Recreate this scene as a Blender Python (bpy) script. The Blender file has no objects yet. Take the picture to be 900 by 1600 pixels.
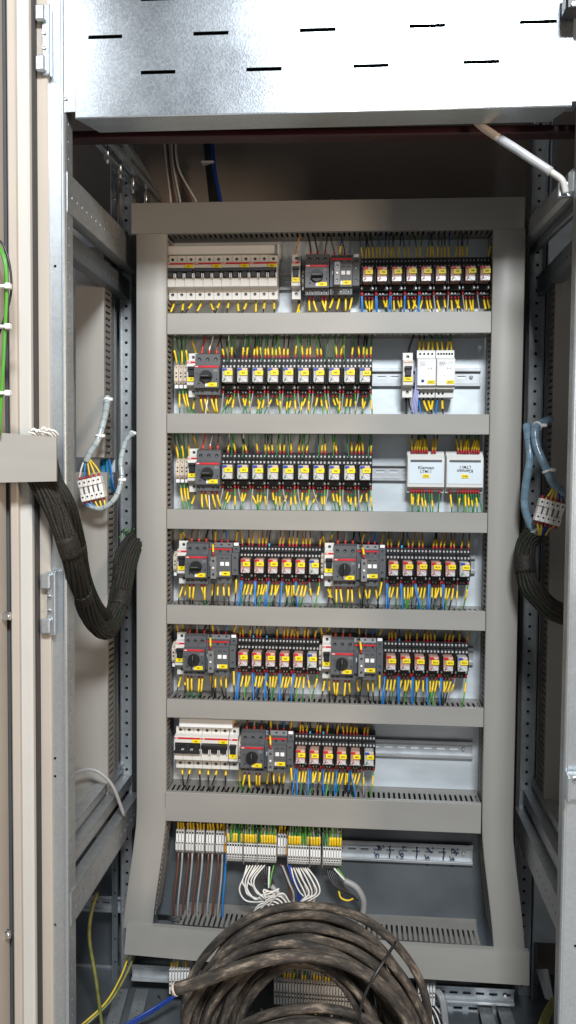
import bpy, math, random
from mathutils import Vector, Matrix
R = random.Random(11)
C = bpy.context.scene.collection
SC = bpy.context.scene

# ------------------------------------------------------------------ camera frame
F = 1350.0
def nrm(v): return Vector(v).normalized()
cX = nrm((16850, 200, -F))
cD = Vector((-320, 27200, F)); cD = (cD - cX*cX.dot(cD)).normalized()
cY = cD.cross(cX)
if cY.z < 0: cY = -cY
CAM = Vector((0, -1.73, 0))
def W(px, py, y):
    """point on the depth plane y that the photo shows at (px, py)"""
    c = Vector((px-450, py-800, F)); w = Vector((cX.dot(c), cY.dot(c), -cD.dot(c)))
    return CAM + w*((y-CAM.y)/w.y)
def proj(p):
    d = Vector(p)-CAM; c = cX*d.x + cY*d.y - cD*d.z
    return 450+F*c.x/c.z, 800+F*c.y/c.z

# ------------------------------------------------------------------ materials
MATS = {}
def mat(name, col, rough=.5, metal=0., var=.08, scale=30., bump=0., stretch=None, kind=None, col2=None, spec=.5, trans=0., alpha=1.):
    m = bpy.data.materials.new(name); m.use_nodes = True
    nt = m.node_tree; N = nt.nodes; L = nt.links
    b = N['Principled BSDF']
    b.inputs['Metallic'].default_value = metal; b.inputs['Roughness'].default_value = rough
    b.inputs['Specular IOR Level'].default_value = spec
    if trans: b.inputs['Transmission Weight'].default_value = trans
    if alpha < 1: b.inputs['Alpha'].default_value = alpha
    tc = N.new('ShaderNodeTexCoord'); mp = N.new('ShaderNodeMapping')
    L.new(tc.outputs['Object'], mp.inputs['Vector'])
    if stretch: mp.inputs['Scale'].default_value = stretch
    if kind == 'zinc':
        t = N.new('ShaderNodeTexVoronoi'); t.inputs['Scale'].default_value = scale
        fac = t.outputs['Color']
    else:
        t = N.new('ShaderNodeTexNoise'); t.inputs['Scale'].default_value = scale; t.inputs['Detail'].default_value = 5
        fac = t.outputs['Fac']
    L.new(mp.outputs['Vector'], t.inputs['Vector'])
    r = N.new('ShaderNodeValToRGB')
    c2 = col2 or [min(1, c*(1+var)) for c in col]; c1 = col if col2 else [c*(1-var) for c in col]
    r.color_ramp.elements[0].color = (*c1, 1); r.color_ramp.elements[1].color = (*c2, 1)
    if kind != 'zinc': r.color_ramp.elements[0].position = .35; r.color_ramp.elements[1].position = .65
    L.new(fac, r.inputs['Fac']); L.new(r.outputs['Color'], b.inputs['Base Color'])
    t2 = N.new('ShaderNodeTexNoise'); t2.inputs['Scale'].default_value = 9; t2.inputs['Detail'].default_value = 4
    L.new(mp.outputs['Vector'], t2.inputs['Vector'])
    mr = N.new('ShaderNodeMapRange'); mr.inputs['To Min'].default_value = max(.05, rough-.1); mr.inputs['To Max'].default_value = min(1, rough+.1)
    L.new(t2.outputs['Fac'], mr.inputs['Value']); L.new(mr.outputs['Result'], b.inputs['Roughness'])
    if bump:
        bp = N.new('ShaderNodeBump'); bp.inputs['Strength'].default_value = bump; bp.inputs['Distance'].default_value = .002
        L.new(t.outputs['Distance'] if kind == 'zinc' else fac, bp.inputs['Height']); L.new(bp.outputs['Normal'], b.inputs['Normal'])
    MATS[name] = m; return m
mat('duct_grey', (.290, .279, .257), .42, var=.03, scale=5, stretch=(1, 1, 6))
mat('duct_grey_upright', (.290, .280, .259), .42, var=.03, scale=5, stretch=(6, 1, 1))
mat('duct_wall', (.21, .20, .185), .55, var=.04)
mat('zinc', (.50, .555, .60), .36, .85, kind='zinc', scale=260, col2=(.58, .635, .68), bump=.03)
mat('zinc_dull', (.40, .42, .43), .45, .8, kind='zinc', scale=120, col2=(.50, .52, .53))
mat('zinc_tray', (.25, .28, .31), .25, .82, kind='zinc', scale=330, col2=(.40, .43, .46), bump=.03)
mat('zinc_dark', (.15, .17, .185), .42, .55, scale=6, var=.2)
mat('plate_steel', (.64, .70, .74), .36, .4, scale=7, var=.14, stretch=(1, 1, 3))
mat('rail_steel', (.44, .46, .475), .42, .6, var=.10)
mat('beige_paint', (.42, .38, .33), .4, var=.03, scale=6, spec=.5)
mat('white_paint', (.50, .49, .46), .35, var=.03, scale=6)
mat('back_paint', (.27, .235, .21), .6, var=.06, scale=3)
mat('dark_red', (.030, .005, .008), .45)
mat('black', (.014, .014, .015), .42, var=.2)
mat('gasket', (.03, .027, .026), .55)
mat('hole', (.006, .006, .006), .7)  # flat black: shade inside holes and slots put into the colour
mat('socket_black', (.018, .018, .019), .38, var=.15)
mat('dark_grey', (.088, .092, .098), .45, var=.05)
mat('mid_grey', (.17, .17, .175), .45, var=.05)
mat('breaker_white', (.66, .64, .60), .4, var=.02)
mat('module_grey', (.60, .60, .58), .42, var=.02)
mat('module_blue', (.60, .67, .72), .45, var=.02)
mat('label_white', (.80, .80, .79), .5, var=.02)
mat('terminal_white', (.66, .66, .64), .42, var=.04)
mat('terminal_beige', (.56, .47, .38), .5, var=.04)
mat('red', (.52, .018, .03), .4, var=.1)
mat('orange_tab', (.78, .35, .03), .45)
mat('blue_tab', (.02, .06, .35), .4)
mat('peach', (.62, .42, .30), .45)
mat('relay_clear', (.40, .39, .37), .22, .1, scale=260, col2=(.60, .58, .55))
mat('relay_inner', (.25, .25, .25), .3, .3, scale=420, col2=(.95, .95, .95), stretch=(1, 1, 1))
mat('yellow', (.88, .68, .012), .45, var=.04)
mat('sleeve', (.80, .55, .015), .4, var=.10, scale=300)
mat('ferrule_red', (.36, .012, .018), .4, var=.2)
mat('ferrule_blue', (.05, .38, .65), .4)
mat('ink', (.012, .012, .014), .6)
mat('ink_blue', (.015, .02, .07), .6)
mat('screw', (.78, .78, .77), .35, .3, var=.05)
mat('steel', (.60, .61, .62), .25, .95)
mat('wire_black', (.014, .014, .015), .35)
mat('wire_green', (.012, .17, .05), .38)
mat('wire_lime', (.07, .30, .025), .38)
mat('wire_blue', (.015, .18, .52), .35)
mat('cable_blue', (.008, .045, .28), .35)
mat('wire_grey', (.30, .30, .30), .4)
mat('wire_white', (.72, .70, .66), .4)
mat('wire_brown', (.13, .05, .032), .4)
mat('wire_red', (.50, .05, .02), .4)
mat('wire_yellow', (.70, .50, .03), .4)
mat('wire_orange', (.50, .24, .02), .4)
mat('wire_violet', (.42, .44, .72), .4)
mat('braid', (.006, .006, .006), .6, scale=420, col2=(.032, .028, .022), bump=.3, spec=.22, stretch=(1, 1, 1))
mat('braid_green', (.005, .014, .006), .6, scale=300, col2=(.016, .022, .012), bump=.3, spec=.22)
mat('relay_red', (.36, .19, .15), .22, .05, scale=260, col2=(.54, .33, .27))
mat('wire_olive', (.13, .15, .035), .4, scale=60, col2=(.26, .24, .07))
mat('sleeve_white', (.42, .44, .47), .22, scale=60, trans=.15)
mat('seam', (.10, .13, .15), .35)
mat('clear_tube', (.48, .55, .56), .2, 0, var=.1, trans=.35)
mat('clear_blue', (.20, .32, .42), .25, 0, var=.2, scale=60, trans=.25)
mat('plug_white', (.74, .72, .69), .42)
mat('white_plastic', (.80, .80, .79), .35, var=.02)
mat('concrete', (.30, .29, .28), .7, var=.1, scale=4)
# dusty rubber: black sheath with pale brown dried mud in patches
m = mat('dusty_rubber', (.026, .024, .022), .8, scale=60, col2=(.33, .27, .21), bump=.6, spec=.3, stretch=(1, 1, 1))
rm = [n for n in m.node_tree.nodes if n.type == 'VALTORGB'][0].color_ramp
rm.elements[0].position = .42; rm.elements[1].position = .68
e = rm.elements.new(.55); e.color = (.085, .070, .056, 1)
nn = [n for n in m.node_tree.nodes if n.type == 'TEX_NOISE'][0]; nn.inputs['Detail'].default_value = 9; nn.inputs['Roughness'].default_value = .72

# the mud lies in streaks along the cable: noise runs in (length, around) coordinates kept on the mesh
nt = MATS['dusty_rubber'].node_tree
at_ = nt.nodes.new('ShaderNodeAttribute'); at_.attribute_name = 'flow'
mp_ = [n for n in nt.nodes if n.type == 'MAPPING'][0]
for l in list(mp_.inputs['Vector'].links): nt.links.remove(l)
nt.links.new(at_.outputs['Vector'], mp_.inputs['Vector'])
def flow(o, pts, r, seg):
    me = o.data; a = me.attributes.new('flow', 'FLOAT_VECTOR', 'POINT'); s = 0.; buf = []
    for i, p in enumerate(pts):
        if i: s += (pts[i]-pts[i-1]).length
        for k in range(seg):
            an = 2*math.pi*k/seg; buf += [s*.34, math.cos(an)*r*1.15, math.sin(an)*r*1.15]
    a.data.foreach_set('vector', buf)
# ------------------------------------------------------------------ mesh builder
class MB:
    def __init__(s): s.v = []; s.f = []; s.m = []; s.s = []; s.mats = []
    def mi(s, m):
        if m not in s.mats: s.mats.append(m)
        return s.mats.index(m)
    def face(s, idx, m, sm=False): s.f.append(idx); s.m.append(s.mi(m)); s.s.append(sm)
    def box(s, x0, x1, y0, y1, z0, z1, m, b=0.):
        lo = (min(x0, x1), min(y0, y1), min(z0, z1)); hi = (max(x0, x1), max(y0, y1), max(z0, z1))
        c = [(lo[i]+hi[i])/2 for i in range(3)]; h = [(hi[i]-lo[i])/2 for i in range(3)]
        s.obox(c, ((1, 0, 0), (0, 1, 0), (0, 0, 1)), h, m, b)
    def obox(s, c, ax, h, m, b=0.):
        """box with centre, three axes, half sizes; edges chamfered by b"""
        c = Vector(c); ax = [Vector(a) for a in ax]
        b = min(b, min(h)*.8)
        vid = {}
        for sx in (-1, 1):
            for sy in (-1, 1):
                for sz in (-1, 1):
                    sg = (sx, sy, sz)
                    if b <= 0:
                        i = len(s.v); s.v.append(tuple(c + sum((ax[k]*sg[k]*h[k] for k in range(3)), Vector()))); vid[sg] = (i, i, i)
                    else:
                        t = []
                        for a in range(3):
                            t.append(len(s.v)); s.v.append(tuple(c + sum((ax[k]*sg[k]*(h[k]-(0 if k == a else b)) for k in range(3)), Vector())))
                        vid[sg] = tuple(t)
        def add(ids):
            p = [Vector(s.v[i]) for i in ids]; n = (p[1]-p[0]).cross(p[2]-p[0]); ce = sum(p, Vector())/len(p)
            if n.dot(ce-c) < 0: ids = ids[::-1]
            s.face(ids, m)
        for a in range(3):
            o = [k for k in range(3) if k != a]
            for sg in (-1, 1):
                q = []
                for u, w in ((-1, -1), (1, -1), (1, 1), (-1, 1)):
                    k = [0, 0, 0]; k[a] = sg; k[o[0]] = u; k[o[1]] = w; q.append(vid[tuple(k)][a])
                add(q)
            if b > 0:
                for u in (-1, 1):
                    for w in (-1, 1):
                        k0 = [0, 0, 0]; k0[a] = -1; k0[o[0]] = u; k0[o[1]] = w; k1 = list(k0); k1[a] = 1
                        add([vid[tuple(k0)][o[0]], vid[tuple(k1)][o[0]], vid[tuple(k1)][o[1]], vid[tuple(k0)][o[1]]])
        if b > 0:
            for k, t in vid.items(): add(list(t))
    def beam(s, p0, p1, w, h, m, b=.001, up=(0, 0, 1)):
        p0 = Vector(p0); p1 = Vector(p1); d = (p1-p0); l = d.length; d.normalize(); u = Vector(up); u = (u-d*u.dot(d)).normalized(); r = d.cross(u)
        s.obox((p0+p1)/2, (d, r, u), (l/2, w/2, h/2), m, b)
    def prism(s, poly, x0, x1, m):
        """profile in (y, z) swept along x"""
        a = len(s.v); n = len(poly)
        for x in (x0, x1):
            for y, z in poly: s.v.append((x, y, z))
        area = sum(poly[i][0]*poly[(i+1) % n][1]-poly[(i+1) % n][0]*poly[i][1] for i in range(n))
        f1 = list(range(a, a+n)); f2 = list(range(a+n, a+2*n))
        if area > 0: f1 = f1[::-1]
        else: f2 = f2[::-1]
        s.face(f1, m); s.face(f2, m)
        for i in range(n):
            j = (i+1) % n; q = [a+i, a+j, a+n+j, a+n+i]
            if area < 0: q = q[::-1]
            s.face(q, m)
    def cyl(s, p0, p1, r0, m, r1=None, seg=12, sm=True, caps=True):
        s.tube([p0, p1], r0, m, seg, r1=r1, sm=sm, caps=caps)
    def tube(s, pts, r, m, seg=6, r1=None, sm=True, caps=True, radii=None):
        pts = [Vector(p) for p in pts]; n = len(pts); a = len(s.v)
        t0 = (pts[1]-pts[0]).normalized(); ref = Vector((0, 0, 1)) if abs(t0.z) < .9 else Vector((1, 0, 0))
        u = (ref-t0*ref.dot(t0)).normalized()
        for i, p in enumerate(pts):
            t = (pts[min(i+1, n-1)]-pts[max(i-1, 0)])
            if t.length < 1e-9: t = t0
            t = t.normalized(); u = (u-t*u.dot(t)).normalized(); w = t.cross(u)
            rr = radii[i] if radii else (r if r1 is None else r+(r1-r)*i/(n-1))
            for k in range(seg):
                an = 2*math.pi*k/seg; s.v.append(tuple(p+u*(math.cos(an)*rr)+w*(math.sin(an)*rr)))
        for i in range(n-1):
            for k in range(seg):
                k2 = (k+1) % seg
                s.face([a+i*seg+k, a+i*seg+k2, a+(i+1)*seg+k2, a+(i+1)*seg+k], m, sm)
        if caps:
            s.face(list(range(a, a+seg))[::-1], m); s.face(list(range(a+(n-1)*seg, a+n*seg)), m)
    def sheet(s, o, ex, ey, rects, wx, wy, th, m):
        """plate with real rectangular cut-outs: origin o, unit axes ex/ey, size wx*wy, thickness th"""
        o = Vector(o); ex = Vector(ex); ey = Vector(ey); n = ex.cross(ey)
        us = sorted({0, wx, *[v for r in rects for v in (r[0], r[1]) if 0 < v < wx]})
        vs = sorted({0, wy, *[v for r in rects for v in (r[2], r[3]) if 0 < v < wy]})
        def solid(i, j):
            if i < 0 or j < 0 or i >= len(us)-1 or j >= len(vs)-1: return False
            u = (us[i]+us[i+1])/2; v = (vs[j]+vs[j+1])/2
            return not any(r[0] < u < r[1] and r[2] < v < r[3] for r in rects)
        ids = {}
        def V(i, j, k):
            if (i, j, k) not in ids:
                ids[(i, j, k)] = len(s.v); s.v.append(tuple(o+ex*us[i]+ey*vs[j]-n*(th*k)))
            return ids[(i, j, k)]
        for i in range(len(us)-1):
            for j in range(len(vs)-1):
                if not solid(i, j): continue
                s.face([V(i, j, 0), V(i+1, j, 0), V(i+1, j+1, 0), V(i, j+1, 0)], m)
                s.face([V(i, j, 1), V(i, j+1, 1), V(i+1, j+1, 1), V(i+1, j, 1)], m)
                if not solid(i-1, j): s.face([V(i, j, 0), V(i, j+1, 0), V(i, j+1, 1), V(i, j, 1)], m)
                if not solid(i+1, j): s.face([V(i+1, j+1, 0), V(i+1, j, 0), V(i+1, j, 1), V(i+1, j+1, 1)], m)
                if not solid(i, j-1): s.face([V(i+1, j, 0), V(i, j, 0), V(i, j, 1), V(i+1, j, 1)], m)
                if not solid(i, j+1): s.face([V(i, j+1, 0), V(i+1, j+1, 0), V(i+1, j+1, 1), V(i, j+1, 1)], m)
    def mesh(s, name):
        me = bpy.data.meshes.new(name); me.from_pydata(s.v, [], s.f)
        for k in s.mats: me.materials.append(MATS[k])
        me.polygons.foreach_set('material_index', s.m); me.polygons.foreach_set('use_smooth', s.s); me.update()
        return me
    def build(s, name, parent=None, label=None):
        o = bpy.data.objects.new(name, s.mesh(name)); C.objects.link(o)
        if parent: o.parent = parent
        if label: o['label'] = label
        return o

def tag(o, label=None, cat=None, group=None, kind=None):
    if label: o['label'] = label
    if cat: o['category'] = cat
    if group: o['group'] = group
    if kind: o['kind'] = kind
    return o
def empty(name, loc, label, cat, group=None):
    o = bpy.data.objects.new(name, None); C.objects.link(o); o.location = loc; o.empty_display_size = .02
    return tag(o, label, cat, group)
def copy_tree(o, parent=None):
    c = o.copy(); C.objects.link(c)
    if parent: c.parent = parent
    for ch in list(KIDS.get(o.name, o.children)): copy_tree(ch, c)
    return c
KIDS = {}
ORD = ['', 'first', 'second', 'third', 'fourth', 'fifth', 'sixth', 'seventh', 'eighth', 'ninth', 'tenth', 'eleventh', 'twelfth', 'thirteenth', 'fourteenth', 'fifteenth', 'sixteenth', 'seventeenth', 'eighteenth', 'nineteenth', 'twentieth']
def ordn(i): return ORD[i] if i <= 20 else '%dth' % i

TXT = {}
def text_mesh(txt, size, ext=.0002, shear=0.):
    k = (txt, size, shear)
    if k in TXT: return TXT[k]
    cu = bpy.data.curves.new('lettering', 'FONT'); cu.body = txt; cu.size = size; cu.align_x = 'CENTER'; cu.align_y = 'CENTER'
    cu.extrude = ext; cu.resolution_u = 2; cu.shear = shear; cu.offset = size*.012
    o = bpy.data.objects.new('lettering', cu); C.objects.link(o)
    bpy.context.view_layer.update()
    me = bpy.data.meshes.new_from_object(o.evaluated_get(bpy.context.evaluated_depsgraph_get()))
    bpy.data.objects.remove(o); me.name = 'lettering'; TXT[k] = me; return me
def lettering(txt, size, loc, parent, m='ink', rot=0., name='lettering', shear=0.):
    me = text_mesh(txt, size, shear=shear)
    if not me.materials: me.materials.append(MATS[m])
    o = bpy.data.objects.new(name, me); C.objects.link(o); o.location = loc
    o.rotation_euler = (math.pi/2, 0, 0) if not rot else (Matrix.Rotation(-rot, 3, 'Y') @ Matrix.Rotation(math.pi/2, 3, 'X')).to_euler()
    if parent: o.parent = parent
    return o

def tag_plate(parent, x, y, z, w, h, txt, size=None, tilt=0., col='yellow'):
    b = MB(); b.box(x-w/2, x+w/2, y-.0012, y, z-h/2, z+h/2, col, .0004)
    o = b.build('name_tag', parent)
    if txt: lettering(txt, size or h*.55, (x, y-.0016, z), o)
    return o

def screw(parent, x, y, z, r=.0017, m='screw', name='terminal_screw', depth=.0015):
    b = MB(); b.cyl((x, y+.001, z), (x, y-depth, z), r, m, r1=r*.85, seg=8, sm=False)
    b.box(x-r*.75, x+r*.75, y-depth-.0002, y-depth, z-r*.14, z+r*.14, 'hole')
    return b.build(name, parent)
def hole(parent, x, y, z, r=.003, rim=None, name='terminal_hole', sm='steel'):
    """clamp opening: black disc painting its shaded well, with a small screw head"""
    b = MB(); b.cyl((x, y-.0003, z), (x, y+.002, z), r, 'hole', seg=12, sm=False)
    b.cyl((x-r*.1, y-.0003, z-r*.45), (x-r*.1, y-.0008, z-r*.45), r*.42, sm, seg=8, sm=False)
    return b.build(name, parent)

# ------------------------------------------------------------------ devices
def step_profile(h, yb, yf, zu, zl, cham=.003):
    """modular device section: terminals set back, nose in the middle (y, z)"""
    return [(-.006, h), (yb, h), (yb, zu+cham), (yf+.001, zu), (yf, zu-.001), (yf, zl+.001), (yf+.001, zl), (yb, zl-cham), (yb, -h), (-.006, -h)]

def relay_proto(w, tabc, style, txt):
    r = empty('plug_in_relay', (0, 0, 0), 'relay', 'relay')
    b = MB(); hw = w/2-.0004
    b.box(-hw, hw, -.010, -.034, -.036, .036, 'socket_black', .0008)
    b.box(-hw, hw, -.034, -.042, .0215, .0345, 'socket_black', .001)
    b.box(-hw, hw, -.034, -.050, .0115, .0215, 'socket_black', .001)
    b.box(-hw, hw, -.034, -.048, -.0285, -.0185, 'socket_black', .001)
    b.box(-hw, hw, -.034, -.039, -.0365, -.0285, 'socket_black', .001)
    for sx in (-1, 1): b.box(sx*hw, sx*(hw-.0022), -.034, -.060, -.0185, .0115, 'socket_black', .0006)
    for k in range(5):   # barriers between clamps
        x = -hw+.0005+k*(2*hw-.001)/4
        b.box(x-.0005, x+.0005, -.042, -.0445, .0225, .0345, 'socket_black'); b.box(x-.0005, x+.0005, -.050, -.0525, .0120, .0205, 'socket_black')
    so = b.build('socket', r)
    for k in range(4):
        x = -hw+(k+.5)*2*hw/4
        if style == 'ring':
            screw(so, x, -.042, .0285, .0016, 'screw'); screw(so, x, -.050, .0170, .0017, 'screw')
        else:
            screw(so, x, -.042, .0285, .0021); screw(so, x, -.050, .0168, .0022)
    for sx in (-1, 1):
        screw(so, sx*(hw-.003), -.048, -.0238, .0021); screw(so, sx*.0028, -.039, -.0325, .0017)
    b = MB(); rw = w*.34
    b.box(-rw, rw, -.034, -.0735, -.0165, .0115, 'relay_red' if tabc == 'red' else 'relay_clear', .0014)
    rl = b.build('relay', r)
    y = -.0735
    b = MB(); b.box(-rw+.001, -rw+.0095, y-.0018, y+.002, .0058, .0104, tabc, .0006); b.build('test_tab', rl)
    b = MB(); b.box(-rw+.0095, rw-.001, y-.0006, y+.001, .0066, .0100, 'peach', .0003); b.build('flag', rl)
    b = MB(); b.box(-rw+.0008, rw-.0008, y-.0005, y+.001, -.0156, -.0075, 'relay_inner'); b.build('contact_window', rl)
    b = MB()
    c = 'red' if tabc == 'red' else 'wire_green'
    for k in range(3): b.obox((-rw+.0045+k*.0003, y-.0008, -.0115+(k-1)*.0013), ((.8, 0, .6), (0, 1, 0), (-.6, 0, .8)), (.0022, .0003, .0004), c)
    b.build('emblem', rl)
    tag_plate(r, w*.10, y-.0012, .0014, w*.52, .0088, txt, .0040)
    return r

def relays(row, xs_px, y_px, tabs, style, prefix, where, n0=1, rowname=''):
    """a run of relays between pixel columns, standing on the rail"""
    x0 = W(xs_px[0], y_px, -.05).x; x1 = W(xs_px[1], y_px, -.05).x; n = len(tabs); p = (x1-x0)/n
    z = ROWZ[row]; protos = {}; out = []
    for i in range(n):
        t = tabs[i]; lab = '%s tabbed black relay, %s from left %s' % ({'red': 'red', 'blue_tab': 'blue'}[t], ordn(i+1), where)
        txt = '%s%d' % (prefix, i+n0)
        if t not in protos: protos[t] = o = relay_proto(p, t, style, txt)
        else:
            o = copy_tree(protos[t])
            for ch in o.children:
                if ch.name.startswith('name_tag'):
                    for g in ch.children: g.data = text_mesh(txt, .0042); g.data.materials.clear(); g.data.materials.append(MATS['ink'])
                    ch.location = (R.uniform(-.0008, .0008), 0, R.uniform(-.0008, .0008)); ch.rotation_euler = (0, R.uniform(-.03, .03), 0)
        o.location = (x0+(i+.5)*p, 0, z); tag(o, lab, 'relay', 'plug in relays in rows on the rails'); out.append((o.location.x, p, z, i, t))
    return out

def breaker(row, px0, px1, ypx, n, label, txt, tagpos='right', cover=False, toggle='up', red=True, body='breaker_white', dz=0.):
    x0 = W(px0, ypx, -.05).x; x1 = W(px1, ypx, -.05).x; xc = (x0+x1)/2; w = x1-x0; hw = w/2-.0003; p = w/n
    r = empty('circuit_breaker', (xc, 0, ROWZ[row]+dz), label, 'circuit breaker', 'white circuit breakers on the rails')
    b = MB(); b.prism(step_profile(.0425, -.046, -.063, .0265, -.0210), -hw, hw, body)
    for k in range(1, n):    # joint lines between poles
        x = -w/2+k*p; b.box(x-.0003, x+.0003, -.0455, -.0464, .0275, .0420, 'mid_grey'); b.box(x-.0003, x+.0003, -.0455, -.0464, -.0415, -.0245, 'mid_grey'); b.box(x-.0002, x+.0002, -.062, -.0634, -.0200, -.004, 'mid_grey')
    bo = b.build('body', r)
    for k in range(n):
        x = -w/2+(k+.5)*p
        hole(bo, x, -.046, .0350, .0030); hole(bo, x, -.046, -.0325, .0030)
    b = MB(); b.box(-hw+.0006, hw-.0006, -.0626, -.0640, .0215, .0250, 'red' if red else 'peach', .0003); st = b.build('red_stripe', r)
    lettering('ABB', .0032, (-hw+.0045, -.0642, .0232), st, 'label_white')
    b = MB(); b.box(-hw+.0010, hw-.0010, -.0625, -.0636, -.0045, .0145, 'hole' if n > 1 else body, .0003)
    b.build('toggle_window', r)
    b = MB()
    zz = .0100 if toggle == 'up' else -.0015
    if n > 1: b.box(-hw+.0006, hw-.0006, -.063, -.0725, zz-.0035, zz+.0035, 'black', .001)
    for k in range(n):
        x = -w/2+(k+.5)*p
        b.box(x-p*.30, x+p*.30, -.063, -.0695, -.0040, .0120, 'black', .001)
        if n == 1: b.box(x-p*.36, x+p*.36, -.063, -.0725, zz-.001, zz+.0045, 'black', .001)
    b.build('toggle', r)
    if n > 1:
        b = MB()
        for k in range(n):
            x = -w/2+(k+.5)*p
            for sx in (-1, 1): b.box(x+sx*p*.37, x+sx*p*.46, -.063, -.0715, -.0050, .0035, body, .0004)
        b.build('toggle_guards', r)
    if tagpos == 'right': tag_plate(r, hw-p*.52, -.0636, .0180, p*.92, .0068, txt, .0036)
    else: tag_plate(r, 0, -.0640, -.0095, p*.86, .0090, txt, .0036)
    return r, xc, hw, p

def starter(row, px0, px1, ypx, label, txt, knob_on=False):
    x0 = W(px0, ypx, -.05).x; x1 = W(px1, ypx, -.05).x; xc = (x0+x1)/2; w = x1-x0; hw = w/2-.0004
    r = empty('motor_protector', (xc, 0, ROWZ[row]), label, 'motor protection switch', 'grey motor protectors with rotary knob')
    b = MB()
    b.prism([(-.006, .0415), (-.050, .0415), (-.064, .0385), (-.064, .0175), (-.077, .0160), (-.078, .0150), (-.078, -.0270), (-.077, -.0280), (-.068, -.0285), (-.068, -.0395), (-.05, -.0400), (-.006, -.0400)], -hw, hw, 'dark_grey')
    bo = b.build('body', r)
    for k in range(3): hole(bo, -hw+(k+.5)*2*hw/3, -.0642, .0290, .0034)
    for x in (-.8, -.4, .4, .8): hole(bo, x*hw, -.0682, -.0345, .0026)
    b = MB(); b.box(-hw+.0006, hw-.0006, -.0775, -.0790, .0112, .0150, 'red', .0004); st = b.build('red_stripe', r)
    lettering('ABB', .0034, (-hw+.005, -.0792, .0131), st, 'label_white')
    b = MB(); b.cyl((0, -.077, -.0055), (0, -.084, -.0055), .0118, 'black', r1=.0114, seg=28)
    if knob_on: b.obox((0, -.087, -.0055), ((1, 0, 0), (0, 1, 0), (0, 0, 1)), (.0026, .0045, .0112), 'black', .001)
    else: b.obox((0, -.087, -.0055), ((1, 0, 0), (0, 1, 0), (0, 0, 1)), (.0112, .0045, .0026), 'black', .001)
    kn = b.build('rotary_knob', r)
    b = MB()
    if knob_on: b.box(-.0004, .0004, -.0914, -.0919, -.003, .0050, 'mid_grey')
    else: b.box(-.009, .006, -.0914, -.0919, -.0052, -.0044, 'mid_grey')
    b.build('pointer_mark', kn)
    b = MB(); b.cyl((hw*.82, -.078, -.011), (hw*.82, -.0786, -.011), .0014, 'hole', seg=8); b.cyl((-hw*.6, -.078, -.019), (-hw*.6, -.0786, -.019), .0016, 'hole', seg=8)
    b.box(-hw*.9, -hw*.6, -.078, -.0784, .0000, .0006, 'hole'); b.box(hw*.55, hw*.9, -.078, -.0784, .0030, .0085, 'mid_grey')
    b.build('front_marks', r)
    t = tag_plate(r, hw*.46, -.0782, -.0212, w*.38, .0078, txt, .0038)
    b = MB(); b.box(hw*.08-.004, hw*.08, -.0782, -.0790, -.0248, -.0178, 'label_white'); b.build('tag_holder', t)
    return r, xc, w

def contactor(row, px0, px1, ypx, label, txt):
    """three pole contactor with a narrow auxiliary block clipped on its nose and one on its right side"""
    x0 = W(px0, ypx, -.05).x; x1 = W(px1, ypx, -.05).x; ws = .0135; w = x1-x0; wm = w-ws
    r = empty('contactor', (x0+w/2, 0, ROWZ[row]), label, 'contactor', 'grey contactors beside the motor protectors')
    L_ = -w/2; M = L_+wm
    b = MB()
    b.prism([(-.006, .0400), (-.048, .0400), (-.052, .0315), (-.064, .0300), (-.064, .0190), (-.073, .0180), (-.073, -.0250), (-.066, -.0260), (-.066, -.0385), (-.006, -.0385)], L_+.0003, M-.0003, 'dark_grey')
    bo = b.build('body', r)
    for k in range(3):
        x = L_+(k+.5)*wm/3; hole(bo, x, -.050, .0352, .0026); hole(bo, x, -.0642, .0238, .0024); hole(bo, x, -.0662, -.0315, .0026)
    b = MB(); b.box(L_+.001, M-.001, -.0636, -.0652, .0268, .0300, 'red', .0004); b.build('red_stripe', r)
    b = MB()
    for k in range(2): b.box(M-.0215+k*.0100, M-.0140+k*.0100, -.0728, -.0745, -.0030, .0045, 'label_white', .0004)
    b.box(L_+.004, L_+.006, -.0728, -.0740, -.003, .0050, 'label_white')
    b.build('white_window', r)
    b = MB()
    for k in range(2): b.box(M-.0210+k*.0100, M-.0145+k*.0100, -.0729, -.0735, .0115, .0125, 'hole')
    b.build('vent_slot', r)
    t = tag_plate(r, M-.0105, -.0738, -.0180, .0165, .0080, txt, .0038)
    b = MB(); b.box(M-.0225, M-.0190, -.0735, -.0745, -.0215, -.0145, 'label_white'); b.build('tag_holder', t)
    b = MB(); xa = L_+.0085
    b.box(xa, xa+.0115, -.073, -.096, -.0265, .0165, 'mid_grey', .001)
    ax = b.build('auxiliary_block', r)
    hole(ax, xa+.0058, -.0962, .0085, .0024); hole(ax, xa+.0058, -.0962, -.0175, .0024)
    b = MB(); b.box(xa+.0040, xa+.0076, -.096, -.0985, -.0065, -.0030, 'label_white', .0004); b.build('push_button', ax)
    b = MB()
    b.prism([(-.006, .034), (-.05, .034), (-.05, .0225), (-.066, .0215), (-.066, -.0215), (-.05, -.0225), (-.006, -.0225)], M+.0004, L_+w-.0004, 'dark_grey')
    sb = b.build('side_block', r)
    hole(sb, M+ws/2, -.0502, .028, .0022); hole(sb, M+ws/2, -.0662, .012, .0022); hole(sb, M+ws/2, -.0662, -.012, .0022)
    b = MB(); b.box(M+.002, L_+w-.002, -.0505, -.0525, .0345, .0405, 'label_white', .0004); b.build('end_stop', sb)
    return r, L_+x0+w/2, w, wm

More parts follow.
